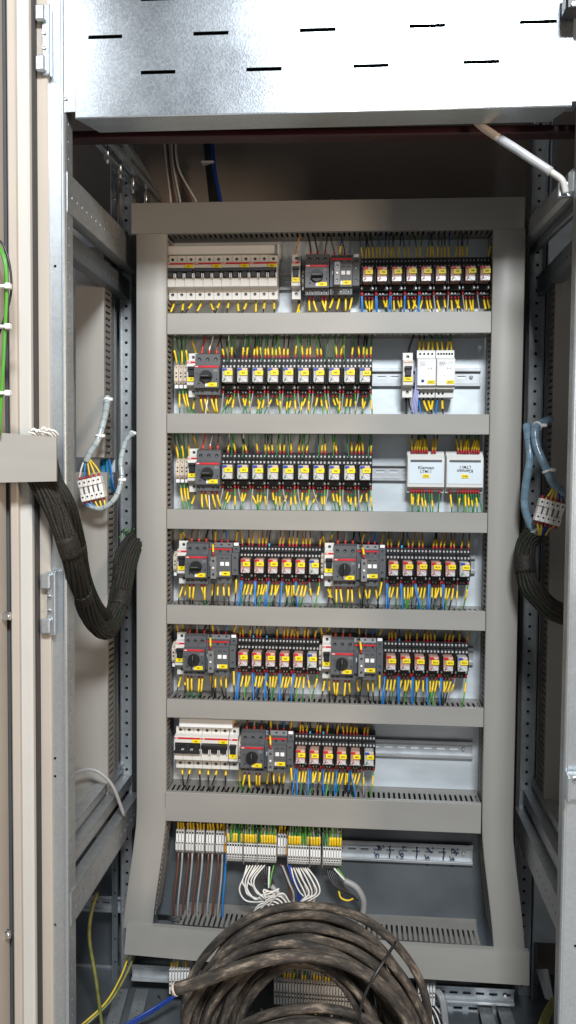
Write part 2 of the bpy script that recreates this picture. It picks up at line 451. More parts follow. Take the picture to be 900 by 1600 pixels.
def din_terminal(row, px, ypx, w, label, top=.022, bot=-.022, dz=0.):
    x = W(px, ypx, -.05).x
    r = empty('rail_terminal', (x, 0, ROWZ[row]+dz), label, 'terminal block', 'beige terminals at the left rail ends')
    b = MB(); b.prism([(-.006, top), (-.034, top), (-.046, top-.006), (-.050, .010), (-.050, -.011), (-.046, bot+.005), (-.034, bot), (-.006, bot)], -w/2+.0002, w/2-.0002, 'terminal_beige')
    bo = b.build('body', r)
    for z in (.0040, -.0030): hole(bo, 0, -.0502, z, .0016, sm='hole')
    for z in (.0145, -.0155): hole(bo, 0, -.0475, z, .0011, sm='hole')
    b = MB(); b.box(-w/2+.0006, w/2-.0010, -.042, -.0465, bot-.0035, bot+.0030, 'label_white', .0004); b.build('marker', r)
    return r, x

# ------------------------------------------------------------------ wires
WIRES = []
def bez(p0, p1, p2, p3, n=8):
    out = []
    for i in range(n+1):
        t = i/n; u = 1-t
        out.append(p0*(u**3)+p1*(3*u*u*t)+p2*(3*u*t*t)+p3*(t**3))
    return out
def along(pts, a, b_, n=4):
    """sub-path between two lengths"""
    L_ = [0]
    for i in range(1, len(pts)): L_.append(L_[-1]+(pts[i]-pts[i-1]).length)
    def at(s):
        s = max(0, min(L_[-1], s))
        for i in range(1, len(pts)):
            if s <= L_[i]: 
                d = L_[i]-L_[i-1]; return pts[i-1].lerp(pts[i], (s-L_[i-1])/d if d else 0)
        return pts[-1]
    return [at(a+(b_-a)*i/n) for i in range(n+1)]
def wire(x, y, z, x2, y2, z2, col, key, fer='ferrule_red', sl=(.008, .026), r=.0012, bow=.010, sc='sleeve', text=None):
    """one conductor from a clamp to a slot in the trunking; key = text naming its place"""
    s = 1 if z2 > z else -1; h = abs(z2-z)
    p0 = Vector((x, y, z)); p3 = Vector((x2, y2, z2))
    pts = bez(p0, p0+Vector((R.uniform(-.001, .001), -bow*.3, s*h*.38)), p3+Vector((R.uniform(-.004, .004), -bow, -s*h*.35)), p3, 8)
    WIRES.append(dict(pts=pts, r=r, col=col, fer=fer, sl=sl, sc=sc, key=key, x=x))
def free_wire(pts, col, r, key, sl=None, fer=None, smooth=True):
    pts = [Vector(p) for p in pts]
    WIRES.append(dict(pts=spline(pts) if smooth else pts, r=r, col=col, fer=fer, sl=sl, sc='sleeve', key=key, x=pts[0].x))
def spline(p, n=5):
    out = []
    for i in range(len(p)-1):
        a = p[max(i-1, 0)]; b = p[i]; c = p[i+1]; d = p[min(i+2, len(p)-1)]
        for k in range(n):
            t = k/n
            out.append(.5*((2*b)+(c-a)*t+(2*a-5*b+4*c-d)*t*t+(3*b-a-3*c+d)*t**3))
    out.append(p[-1]); return out
CN = {'wire_black': 'black', 'wire_green': 'green', 'wire_lime': 'lime', 'wire_blue': 'blue', 'cable_blue': 'navy', 'wire_grey': 'grey', 'wire_white': 'white', 'wire_brown': 'brown', 'wire_olive': 'olive', 'wire_red': 'red', 'wire_yellow': 'yellow', 'wire_orange': 'orange', 'wire_violet': 'lilac'}
def wire_meshes(w, mb_ins, mb_f, mb_s):
    p = w['pts']; fat = 1.42 if w['r'] > .0015 else 1.52
    mb_ins.tube(p, w['r'], w['col'], 6)
    if w['fer']: mb_f.tube(along(p, -.001, .0075, 2), w['r']*fat, w['fer'], 6)
    if w['sl']: mb_s.tube(along(p, w['sl'][0], w['sl'][1], 4), w['r']*fat, w['sc'], 6)
def flush_wires(limit=300):
    by = {}
    for w in WIRES: by.setdefault(w['key'], []).append(w)
    for k, l in by.items():
        l.sort(key=lambda w: w['x'])
        for i, w in enumerate(l): w['i'] = i+1; w['n'] = len(l)
    def size(w):
        q = [proj(p) for p in w['pts']]
        return sum(math.dist(q[i], q[i+1]) for i in range(len(q)-1))*w['r']
    WIRES.sort(key=size, reverse=True)
    rest = MB()
    for k, w in enumerate(WIRES):
        if k < limit:
            a, f, s = MB(), MB(), MB(); wire_meshes(w, a, f, s)
            o = a.build('wire')
            nm = ('yellow sleeved ' if w['sl'] else '')+CN[w['col']]+' wire'
            lab = ('%s, %s from left %s' % (nm, ordn(w['i']), w['key'])) if w['n'] > 1 else '%s, the only one %s' % (nm, w['key'])
            tag(o, lab, 'wire', 'wires between devices and trunking')
            if w['fer']: f.build('ferrule', o)
            if w['sl']: s.build('marker_sleeve', o)
        else: wire_meshes(w, rest, rest, rest)
    if len(WIRES) > limit:
        o = rest.build('small_wires'); tag(o, 'remaining short wires with yellow sleeves between devices and trunking', 'wires', kind='stuff')
    print('WIRES', len(WIRES))

# ------------------------------------------------------------------ trunking
DUCTS = [(.448, .506), (.257, .297), (.068, .106), (-.117, -.079), (-.303, -.266), (-.488, -.452), (-.695, -.637)]
XL, XR = -.369, .2455
DW = -.080
def comb(b, axis, a0, a1, fixed, y0, y1, th, m, pitch=.010, slot=.0042, inner=.62):
    """slotted trunking wall: solid strip at the back, fingers to the front, closed by a thin lip under the lid"""
    ym = y0+(y1-y0)*(1-inner)
    def bx(s0, s1, ya, yb):
        if axis == 'x': b.box(s0, s1, ya, yb, fixed, fixed+th, m)
        else: b.box(fixed, fixed+th, ya, yb, s0, s1, m)
    bx(a0, a1, y0, ym)
    n = int((a1-a0)/pitch)
    for k in range(n+1):
        s0 = a0+k*pitch; s1 = min(a1, s0+pitch-slot)
        if s1 > s0: bx(s0, s1, ym, y1+.004)
def row_duct(z0, z1, x0, x1, lab, dy=0., mat_='duct_grey', skip_top=None):
    t = empty('wiring_duct', ((x0+x1)/2, 0, z0), lab, 'wiring duct', 'grey wiring ducts across the plate')
    cx = (x0+x1)/2
    b = MB(); a, e = x0-cx, x1-cx; h = z1-z0
    b.box(a, e, DW-.0012, DW+.0012, 0, h, mat_, .0008)
    for zz in (0, h-.0014): b.box(a, e, DW+.0012, DW+.010, zz, zz+.0014, mat_)
    b.build('cover', t)
    for zz in (.003, h-.0045):
        b = MB(); comb(b, 'x', max(a, XL-cx-.0), min(e, XR-cx), zz, -.002, DW+.009, .0015, 'duct_wall'); b.build('slotted_wall', t)
    b = MB(); b.box(a+.001, e-.001, -.0002, -.0022, .0025, h-.0025, 'duct_wall'); b.build('base', t)
    return t
ROWPX = {1: (450, 432), 2: (450, 586), 3: (450, 736), 4: (430, 881), 5: (430, 1025), 6: (520, 1176), 7: (640, 1332)}
ROWZ = {k: W(v[0], v[1], -.05).z for k, v in ROWPX.items()}
names = ['topmost', 'second', 'third', 'fourth', 'fifth', 'sixth', 'seventh']
what = ['wide grey duct cover along the top edge of the device panel', 'grey duct between the shaded breaker row and the first row of blue tabbed relays', 'grey duct between the two rows of ten blue tabbed relays', 'grey duct under the pale twin display modules and second relay row of ten', 'grey duct between the two rows that each hold two rotary knobs', 'grey duct just above the small white cover and row of seven breakers', 'widest grey crossing duct, directly above the white terminal strip']
for i, (a, b_) in enumerate(DUCTS):
    if i == 0: row_duct(a, b_, -.438, .302, what[i])
    elif i == 6: row_duct(a, b_, XL-.003, XR-.002, what[i])
    else: row_duct(a, b_, XL+.001, XR-.001, what[i])

def upright(name, x0, x1, zt, zb, lab, flare, inner_right):
    """vertical trunking whose loose cover swings out at its lower end"""
    t = empty(name, (0, 0, 0), lab, 'wiring duct', 'upright grey wiring ducts')
    b = MB(); n = 40; a = len(b.v); fs = -.72; end = -.915
    rows = []
    for i in range(n+1):
        z = zt+(zb-zt)*i/n
        k = max(0, min(1, (fs+.03-z)/(fs+.03-zb))); s = k*k*(3-2*k)*.35+k*.65
        ox = flare*s; oy = -.016*s
        rows.append((x0+ox, x1+ox, DW+oy, z))
    for (xa, xb, y, z) in rows:
        for (xx, yy) in ((xa, y+.010), (xa, y), (xa+.0012, y-.0012), (xb-.0012, y-.0012), (xb, y), (xb, y+.010)): b.v.append((xx, yy, z))
    for i in range(n):
        for k in range(5): b.face([a+i*6+k, a+(i+1)*6+k, a+(i+1)*6+k+1, a+i*6+k+1], 'duct_grey_upright', k in (2,))
    o = b.build('cover', t)
    for side in (0, 1):
        b = MB(); xx = x0+.002 if side == 0 else x1-.0035
        comb(b, 'z', fs, zt, xx, -.002, DW+.009, .0015, 'duct_wall')
        # lower length leans with the cover
        m = len(b.v); comb(b, 'z', zb+.02, fs, xx, -.002, DW+.009, .0015, 'duct_wall')
        for q in range(m, len(b.v)):
            v = b.v[q]; s = min(1, max(0, (fs-v[2])/(fs-zb))); b.v[q] = (v[0]+flare*s*.9, v[1]-.012*s, v[2])
        b.build('slotted_wall', t)
    b = MB(); b.box(x0+.002, x1-.002, -.0002, -.0022, fs+.01, zt, 'duct_wall'); b.build('base', t)
    return t
upright('wiring_duct', -.428, XL, .4475, W(200, 1447, -.09).z, 'upright grey duct with cover bent outward at its foot, left of the relay rows', -.024, True)
upright('wiring_duct', .2455, .304, .4475, W(790, 1479, -.09).z, 'upright grey duct with cover bent outward at its foot, right of the relay rows', .024, False)

# bottom duct, its cover sagging to the right
t = empty('wiring_duct', (-.06, 0, -.93), 'lowest grey duct with slightly sagging cover behind the dusty cable coil', 'wiring duct', 'grey wiring ducts across the plate')
q = [W(198, 1444, -.102), W(827, 1487, -.104), W(827, 1540, -.112), W(194, 1491, -.108)]
b = MB(); n = 12
for i in range(n+1):
    k = i/n; tp = q[0].lerp(q[1], k); bt = q[3].lerp(q[2], k); sag = -.004*math.sin(math.pi*k)
    for p, dy in ((tp, .012), (tp, 0), (bt, 0), (bt, .012)): b.v.append((p.x+.06, p.y+dy, p.z+.93+sag))
for i in range(n):
    for k in range(3): b.face([i*4+k, (i+1)*4+k, (i+1)*4+k+1, i*4+k+1], 'duct_grey')
for i in (0, n): b.face([i*4+k for k in range(4)][::(1 if i else -1)], 'duct_grey')
b.build('cover', t)
b = MB(); comb(b, 'x', -.365+.085, .247+.06, -.898+.93, -.002, DW-.012, .0015, 'duct_wall'); 
for i, v in enumerate(b.v): b.v[i] = (v[0], v[1], v[2]-.012*(v[0]+.30)/.6)
b.build('slotted_wall', t)
b = MB(); b.box(-.37+.06, .25+.06, -.0002, -.003, -.055, .025, 'duct_wall'); b.build('base', t)

# ------------------------------------------------------------------ mounting plates and rails
b = MB(); b.box(-.435, .310, 0, .003, -.70, .470, 'plate_steel', .001); pl = b.build('mounting_plate')
tag(pl, 'galvanised steel mounting plate behind the rows of devices', 'mounting plate')
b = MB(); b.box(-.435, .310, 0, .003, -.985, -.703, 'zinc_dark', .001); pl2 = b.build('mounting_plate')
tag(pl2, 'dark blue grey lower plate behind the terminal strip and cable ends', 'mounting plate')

def rail(x0, x1, z, lab, y=0., slot=True, dash=False, tall=1.):
    t = empty('din_rail', ((x0+x1)/2, y, z), lab, 'mounting rail', 'steel mounting rails across the plate'); t.scale = (1, 1, tall)
    a, e = (x0-x1)/2, (x1-x0)/2
    b = MB(); rc = []
    k = a+.008
    while k < e-.02: rc.append((k-a, k-a+.016, .0095, .0140)); k += .026
    b.sheet((a, -.0016, -.0115), (1, 0, 0), (0, 0, 1), rc if slot else [], e-a, .023, .0014, 'rail_steel')
    for s in (-1, 1):
        b.box(a, e, -.0016, -.0095, s*.0115, s*.0130, 'rail_steel'); b.box(a, e, -.0080, -.0095, s*.0130, s*.0175, 'rail_steel', .0004)
    b.build('profile', t)
    b = MB(); 
    for k in range(len(rc)):
        x = a+.008+k*.026+.008; b.box(x-.0085, x+.0085, -.0016, -.0024, .0027 , .0032, 'rail_steel')
    b.build('slot_rims', t) if not dash else None
    b = MB(); x = e-.018; b.cyl((x, -.0016, .001), (x, -.006, .001), .0042, 'steel', r1=.003, seg=10); b.build('mounting_screw', t)
    return t
RL = {1: (XL+.004, XR-.004), 2: (XL+.008, XR-.008), 3: (XL+.008, XR-.008), 4: (XL+.006, XR-.012), 5: (XL+.006, XR-.012), 6: (XL+.006, XR-.010), 7: (XL+.012, XR-.006)}
wr = {1: 'steel rail mostly hidden behind the twelve pole breaker block in the shaded row', 2: 'steel rail with bare slots either side of the two grey timer modules', 3: 'steel rail with bare slots left of the two pale lettered modules', 4: 'steel rail end beside the upper row with two rotary knobs', 5: 'steel rail end beside the lower row with two rotary knobs', 6: 'long bare steel rail right of six red tabbed relays', 7: 'bare steel rail with handwritten ink marks beside the terminal strip'}
for k in range(1, 8):
    t = rail(RL[k][0], RL[k][1], ROWZ[k] if k < 7 else W(640, 1331, -.004).z, wr[k], tall=1.18 if k == 7 else 1.)
    if k == 7: r7 = t
# marker pen on the lowest rail
cx7 = r7.location.x
for px, s in ((590, '16 4y'), (627, '16 4'), (669, '16 12'), (708, '16 32')):
    p = W(px, 1313+(px-535)*.055+16, -.002); lettering(s, .0185, (p.x-cx7, -.0030, (p.z-r7.location.z)/1.18), r7, 'ink_blue', rot=math.radians(72), name='handwriting', shear=.3)
b = MB()
for px in (609, 651, 693):
    p = W(px, 1313+(px-535)*.055+16, -.002); x = p.x-cx7; z = (p.z-r7.location.z)/1.18
    b.tube(spline([Vector((x+.002, -.0026, z+.013)), Vector((x, -.0026, z+.012)), Vector((x+.001, -.0026, z+.002)), Vector((x-.0006, -.0026, z-.004)), Vector((x+.001, -.0026, z-.013))], 3), .0014, 'ink_blue', 5)
b.build('handwriting', r7)

def top_y(row): return DUCTS[row-1][0]
def bot_y(row): return DUCTS[row][1]
RN = {1: 'shaded top row', 2: 'second row', 3: 'third row', 4: 'fourth row', 5: 'fifth row', 6: 'sixth row', 7: 'terminal strip'}
def up(row, x, z, col, key, y=-.040, fer='ferrule_red', sl=(.009, .027), dx=None, r=.0013, bow=.008, sc='sleeve'):
    zt = top_y(row)+.006
    wire(x, y, ROWZ[row]+z, x+(R.uniform(-.007, .007) if dx is None else dx), R.uniform(-.05, -.028), zt, col, key, fer, sl, r, bow, sc)
def down(row, x, z, col, key, y=-.044, fer='ferrule_red', sl=(.014, .034), dx=None, r=.0013, bow=.010, sc='sleeve'):
    zb = bot_y(row)-.008
    wire(x, y, ROWZ[row]+z, x+(R.gauss(0, .007) if dx is None else dx+R.gauss(0, .002)), R.uniform(-.066, -.036), zb, col, key, fer, sl, r, bow, sc)

def relay_wires(row, lst, where, style):
    where = where.replace('of the left six in the', 'of left six,').replace('of the right six in the', 'of right six,').replace('of the six in the', 'of').replace('of ten in the', 'of').replace('of nine in the shaded top row', 'of top row')
    for x, p, z, i, tabc in lst:
        kt = 'above %s relay %s' % (ordn(i+1), where); kb = 'below %s relay %s' % (ordn(i+1), where)
        q = [x-p/2+(k+.5)*p/4 for k in range(4)]
        if style == 'shade':
            for k in range(4):
                if R.random() < .78: up(row, q[k], .032, R.choice(['wire_black', 'wire_black', 'wire_green', 'cable_blue']), kt, fer=None, sl=(.003, .024), r=.0011)
            if i % 2 == 0 and i < 5: pass
            if i < 5:
                for k in range(2): down(row, q[0]-.001+k*.002, -.030, 'wire_blue', kb, sl=None, r=.0013, dx=R.uniform(-.004, .004))
            else: down(row, q[0], -.030, 'wire_grey', kb, sl=None, r=.0013)
            for k in (1, 2, 3):
                if R.random() < .9: down(row, q[k], -.036, R.choice(['wire_black', 'wire_green', 'wire_black']), kb, y=-.034, sl=(.010, .034))
        elif style == 'green':
            nt = R.choice([2, 2, 3, 4])
            for k in sorted(R.sample(range(4), nt)): up(row, q[k], .032, R.choice(['wire_green', 'wire_lime', 'wire_green', 'wire_green', 'wire_black']), kt, sl=(.007, R.choice([.020, .023, .026])))
            if R.random() < .7: up(row, q[R.randrange(4)]+.002, .024, 'wire_green', kt, y=-.050, fer=None, sl=None, r=.0011)
            down(row, q[0]-.001, -.028, 'wire_grey', kb, sl=None, r=.0013)
            for k in (1, 2): down(row, q[k], -.035, R.choice(['wire_green', 'wire_green', 'wire_lime']), kb, y=-.034, sl=(lambda a_: (a_, a_+.018))(R.uniform(.008, .018)))
            down(row, q[3], -.028, R.choice(['wire_green', 'wire_lime']), kb, sl=(.022, .042))
        else:   # control rows with blue returns
            last = tabc != 'red'
            nt = [3, 3, 2, 3, 3, 2][i % 6] if not last else 2
            for k in sorted(R.sample(range(4), nt)):
                if k == 0 and i in (1, 2): up(row, q[k], .032, 'wire_black', kt, fer='ferrule_blue', sl=None)
                else: up(row, q[k], .032, R.choice(['wire_orange', 'wire_brown', 'wire_brown', 'wire_orange', 'wire_black']), kt, sl=(.007, .020), dx=R.uniform(-.003, .006))
            if last:
                down(row, q[0], -.028, 'wire_grey', kb, sl=(.020, .036)); down(row, q[3], -.028, 'wire_lime', kb, sl=(.016, .036), dx=-.008)
            else:
                d = R.uniform(-.006, .006)
                for k in range(2): down(row, q[0]-.0012+k*.0024, -.027, 'wire_blue', kb, sl=None, r=.0014, dx=d+k*.003*R.choice([-1, 1]))
                for k in (1, 2, 3): 
                    down(row, q[k], -.034, R.choice(['wire_black', 'wire_black', 'wire_green', 'wire_lime']), kb, y=-.036, sl=(.010, .033), dx=R.uniform(-.012, -.001))
                if i % 2: down(row, q[3]+.002, -.028, 'wire_black', kb, sl=(.014, .034))

# ------------------------------------------------------------------ row 1 (in the shade of the tray)
wh1 = 'of nine in the shaded top row'
for k in range(4):
    r_, xc, hw, p = breaker(1, 262+k*43, 305+k*43, 432, 3, 'beige looking three pole breaker, %s from left under the long cover strip' % ordn(k+1), 'Q%d.1' % (k+1))
    for j in range(3): down(1, xc+(j-1)*p, -.041, 'wire_black', 'under %s three pole breaker of the shaded top row' % ordn(k+1), y=-.030, fer=None, sl=(.004, .027), r=.0014)
b = MB(); xa = W(262, 390, -.05).x; xb = W(434, 390, -.05).x; zc = ROWZ[1]
b.box(xa+.001, xb+.002, -.020, -.055, zc+.0435, zc+.0600, 'breaker_white', .0015); b.box(xb, xb+.003, -.020, -.062, zc+.040, zc+.0600, 'breaker_white', .0008)
tag(b.build('busbar_cover'), 'long cover strip on top of the four shaded three pole breakers', 'busbar cover')
r_, xc, hw, p = breaker(1, 456, 470, 432, 1, 'narrow single pole breaker beside the gap in the shaded top row', 'F1.1', tagpos='low')
up(1, xc-.002, .040, 'wire_orange', 'above narrow breaker of shaded top row', y=-.03, fer=None, sl=None, r=.0015); down(1, xc+.003, -.041, 'wire_black', 'under narrow breaker of shaded top row', y=-.03, fer=None, sl=(.012, .040)); down(1, xc+.006, -.041, 'wire_black', 'under narrow breaker of shaded top row', y=-.03, fer=None, sl=(.010, .038))
din_terminal(1, 473.5, 432, .005, 'thin beige terminal beside the single pole breaker in the shade')
r_, xc, w = starter(1, 478, 515, 432, 'grey motor protector with rotary knob in the shaded top row', 'Q5.1')
for j in range(3): up(1, xc+(j-1)*.014, .040, 'wire_black', 'above motor protector of shaded top row', y=-.048, fer='ferrule_red', sl=None, r=.0016)
for j in (-.8, -.4, .4, .8): down(1, xc+j*.02, -.039, 'wire_black', 'under motor protector of shaded top row', y=-.055, sl=(.010, .032))
r_, xc, w, wm = contactor(1, 516, 562, 432, 'grey contactor with narrow block on its nose in the shaded top row', 'K5.1')
for j in range(3): up(1, xc+.008+j*.010, .038, R.choice(['wire_black', 'cable_blue']), 'above contactor of shaded top row', y=-.045, sl=(.003, .02) if j == 1 else None)
for j in range(4): down(1, xc+.006+j*.012, -.038, 'wire_black', 'under contactor of shaded top row', y=-.05, fer=None, sl=(.004, .030))
l = relays(1, (563, 767), 432, ['red']*9, 'ring', '1K', wh1); relay_wires(1, l, wh1, 'shade')

# ------------------------------------------------------------------ rows 2 and 3
for row, ty, xt, xs in ((2, 586, (272, 279, 286), 0), (3, 736, (274, 281, 288), 1)):
    nm = RN[row]
    for j, px in enumerate(xt): din_terminal(row, px+3.4, ty, .0085, 'beige rail terminal, %s from left in the %s' % (ordn(j+1), nm), dz=0 if row == 2 else .001)
    kt = 'above beige terminals of %s' % nm; kb = 'below beige terminals of %s' % nm
    for j in range(5):
        x = W(xt[0]+3+j*4.2, ty, -.04).x
        up(row, x, .021, 'wire_green', kt, y=-.032, fer=None, sl=(.002, .030) if j in (0, 2, 4) else None, dx=-.006+j*.001)
    for j in range(3): x = W(xt[0]+8+j*5, ty, -.04).x; down(row, x, -.024, R.choice(['wire_green', 'wire_lime']), kb, y=-.036, fer=None, sl=(.012, .040), dx=.006+j*.004)
    r_, xc, hw, p = breaker(row, 294+xs, 309+xs, ty, 1, 'white single pole breaker beside the grey motor protector in the %s' % nm, '%dF1' % row, tagpos='low')
    up(row, xc+.003, .040, 'wire_green', 'above white breaker of %s' % nm, y=-.03, fer=None, sl=(.004, .030), dx=-.008); down(row, xc, -.041, 'wire_green', 'below white breaker of %s' % nm, y=-.03, fer=None, sl=(.010, .035))
    r_, xc, w = starter(row, 307+2*xs, 346+xs, ty, 'grey motor protector with round black knob in the %s' % nm, '%dQ1' % row)
    for j in range(3): up(row, xc+(j-1)*.0145, .041, ('wire_red', 'wire_white', 'wire_brown')[j], 'above motor protector of %s' % nm, y=-.048, fer='wire_red', sl=None, r=.0017, dx=.004)
    for j in (-.8, -.4, .3, .8): down(row, xc+j*.019, -.039, 'wire_green', 'below motor protector of %s' % nm, y=-.055, sl=(.008, .036), dx=.006)
    down(row, xc-.002, -.039, 'wire_white', 'below motor protector of %s' % nm, y=-.05, fer=None, sl=None)
    wh = 'of ten in the %s' % nm
    l = relays(row, (346, 582), ty, ['blue_tab']*10, 'dot', '%dK' % row, wh); relay_wires(row, l, wh, 'green')
    for x, p, z, i, tc in l[:2]:
        for j in range(3):
            b = MB(); b.box(x-.009+j*.0062, x-.0045+j*.0062, -.020, -.036, ROWZ[row]+.0345, ROWZ[row]+.046, 'black', .0006)
            tag(b.build('clamp_plug'), 'small black clamp plug, %s from left atop %s relay of %s' % (ordn(j+1), ordn(i+1), nm), 'plug', 'black clamp plugs on relay tops')
        up(row, x-.002, .045, 'wire_white', 'from black plugs atop %s relay of %s' % (ordn(i+1), nm), y=-.028, fer=None, sl=None, dx=.002); up(row, x+.007, .045, 'wire_lime', 'from black plugs atop %s relay of %s' % (ordn(i+1), nm), y=-.028, fer=None, sl=None, dx=.005)

# row 2 right: breaker with sleeve tag and two timer modules
r_, xc, hw, p = breaker(2, 629, 645, 584, 1, 'pale single pole breaker with yellow DY0A tag left of two timer modules', 'DY0A', tagpos='low', red=False)
up(2, xc+.002, .041, 'wire_black', 'above DY0A breaker of second row', y=-.03, fer=None, sl=None, r=.0020, dx=.010)
for j in range(3): down(2, xc-.003+j*.003, -.041, 'wire_black', 'under DY0A breaker of second row', y=-.03, fer=None, sl=None)
for j in range(4):
    p0 = W(649+j*1.5, 574, -.045); p1 = W(644+j*2.4, 640, -.05)
    free_wire([p0, (p0.x+.001, -.052, p0.z-.03), p1, (p1.x, -.045, DUCTS[2][1]-.01)], 'wire_violet', .0011, 'strand between DY0A breaker and timer module')
def timer(px0, px1, lab, txt, nt, nb, word, emb):
    x0 = W(px0, 584, -.05).x; x1 = W(px1, 584, -.05).x; w = x1-x0; hw = w/2-.0004
    r = empty('timer_module', ((x0+x1)/2, 0, ROWZ[2]+.002), lab, 'timer module', 'grey timer modules')
    b = MB(); b.prism([(-.006, .046), (-.042, .046), (-.045, .043), (-.046, .031), (-.064, .027), (-.064, -.0230), (-.058, -.026), (-.058, -.029), (-.046, -.031), (-.046, -.0445), (-.006, -.0445)], -hw, hw, 'module_grey')
    bo = b.build('body', r)
    b = MB(); b.box(-hw+.0015, hw-.0015, -.0638, -.0652, -.0235, .0240, 'label_white', .001); fp = b.build('front_label', r)
    for k in range(nt): hole(bo, -hw+(k+.8)*2*hw/(nt+.6), -.0462, .0385, .0020, sm='hole')
    for k in range(nb): hole(bo, -hw+(k+.8)*2*hw/4.6, -.0462, -.0370, .0022, sm='hole')
    b = MB()
    for k in range(4): b.cyl((-hw*.55+k*.0065, -.0652, -.004), (-hw*.55+k*.0065, -.0655, -.004), .0007, 'ink', seg=6)
    for k in range(4): b.box(-hw+.004, -hw+.004+(.010 if k % 2 else .013), -.0652, -.0654, .0205-k*.0022, .0212-k*.0022, 'mid_grey')
    b.box(hw-.010, hw-.004, -.0652, -.0654, .0205, .0212, 'mid_grey')
    for a_, c_, d_, e_ in ((.002, .0028, .005, .012), (.009, .0098, .005, .012), (.0028, .009, .0080, .0087)): b.box(a_, c_, -.0652, -.0654, d_, e_, 'mid_grey')
    b.build('printed_diagram', fp)
    b = MB()
    if emb:
        for k in range(6): a_ = k*math.pi/6; b.obox((-hw*.42, -.0654, -.0150), ((math.cos(a_), 0, math.sin(a_)), (0, 1, 0), (-math.sin(a_), 0, math.cos(a_))), (.0032, .0002, .0005), 'blue_tab')
    else:
        for k in range(2): b.tube([Vector((-hw*.55+k*.006+.0018*math.cos(t_), -.0653, -.0165+.0018*math.sin(t_))) for t_ in [i*math.pi/6 for i in range(13)]], .0002, 'mid_grey', 4)
        for k in range(7): b.tube([Vector((-hw*.70+k*.0038+.0019*math.cos(t_), -.0653, .0190+.0019*math.sin(t_))) for t_ in [i*math.pi/6 for i in range(13)]], .0002, 'mid_grey', 4)
    b.build('printed_mark', fp)
    tag_plate(r, hw*.50, -.0653, -.0170, w*.42, .0070, txt, .0036)
    return (x0+x1)/2, w
for px0, px1, lab, txt, nt, nb, e_ in ((651, 680.5, 'grey timer module with blue star mark, next to the DY0A breaker', '4K.DY1', 4, 4, True), (681, 710, 'grey timer module without blue mark, right of its twin', '4K.DY1', 6, 2, False)):
    xc, w = timer(px0, px1, lab, txt, nt, nb, '', e_)
    k_ = 'timer with blue star mark' if e_ else 'timer without blue mark'
    for j in range(4): up(2, xc-.013+j*.0085, .046, R.choice(['wire_black', 'wire_green']), 'above '+k_, y=-.035, fer=None, sl=(.001, .022), r=.0014)
    for j in range(4 if e_ else 2): down(2, xc-.012+j*.009, -.043, 'wire_blue' if j in (0, 3) and (e_ and j == 0 or not e_) else 'wire_black', 'below '+k_, y=-.035, fer=None, sl=None if j == 0 else (.006, .030), r=.0016)

# row 3 right: the two lettered modules, the right one mounted upside down
def module(px0, px1, lab, flip):
    x0 = W(px0, 736, -.05).x; x1 = W(px1, 736, -.05).x; w = x1-x0; hw = w/2-.0005
    r = empty('interface_module', ((x0+x1)/2, 0, ROWZ[3]), lab, 'interface module', 'pale blue interface modules')
    b = MB(); b.box(-hw, hw, -.008, -.030, -.0405, .0405, 'module_grey', .001)
    b.prism([(-.03, .0345), (-.036, .0345), (-.045, .0280), (-.045, -.0285), (-.036, -.034), (-.03, -.034)], -hw+.001, hw-.001, 'module_grey'); b.build('body', r)
    b = MB(); b.box(-hw+.003, hw-.003, -.0446, -.0460, -.0225, .0215, 'module_blue', .0006); fp = b.build('front_label', r)
    for z, cz in ((.0255, 1), (-.0255, -1)):
        for k in range(12):
            x = -hw+.009+k*(2*hw-.018)/11
            screw(r, x, -.0405, z+cz*.0035, .0018, 'screw')
    b = MB(); b.box(-hw+.006, hw-.006, -.0450, -.0470, .0195, .0238, 'dark_grey', .0004); b.build('connector_strip', r)
    b = MB(); b.box(-hw+.006, hw-.006, -.032, -.0375, -.0380, -.0345, 'dark_grey', .0004); b.build('lower_strip', r)
    rot = math.pi if flip else 0.
    lettering('Klemsan', .0090, (0, -.0463, .0085 if not flip else .0030), fp, 'ink', rot=rot); lettering('LTM11', .0078, (0, -.0463, .0010 if not flip else .0105), fp, 'ink', rot=rot)
    tag_plate(r, .000, -.0462, -.0075, .0135, .0070, 'DY0A' if not flip else 'DY0B', .0038)
    return (x0+x1)/2, w, hw
for px0, px1, lab, fl in ((636, 696, 'pale blue module with upright lettering and yellow tag in the third row', False), (697, 757, 'pale blue module with upside down lettering, beside its upright twin', True)):
    xc, w, hw = module(px0, px1, lab, fl); k_ = 'module with %s lettering' % ('upside down' if fl else 'upright')
    for k in ((0, 1, 2, 3, 4, 5, 6, 8, 9) if not fl else (3, 4, 5, 6, 7, 8, 9, 10, 11)):
        x = xc-hw+.009+k*(2*hw-.018)/11; up(3, x, .036, R.choice(['wire_green', 'wire_black']), 'above '+k_, y=-.036, sl=(.0075, .030), dx=R.uniform(-.005, .008), r=.00135)
    for k in ((0, 1, 2, 3, 4, 5, 7, 8, 11) if not fl else (0, 3, 4, 5, 6, 7, 8, 9, 10, 11)):
        x = xc-hw+.009+k*(2*hw-.018)/11; down(3, x, -.034, R.choice(['wire_green', 'wire_lime', 'wire_green']), 'below '+k_, y=-.038, sl=(.010+.006*(k % 3), .036) if k % 2 == 0 or R.random() < .4 else None, dx=R.uniform(-.002, .005))

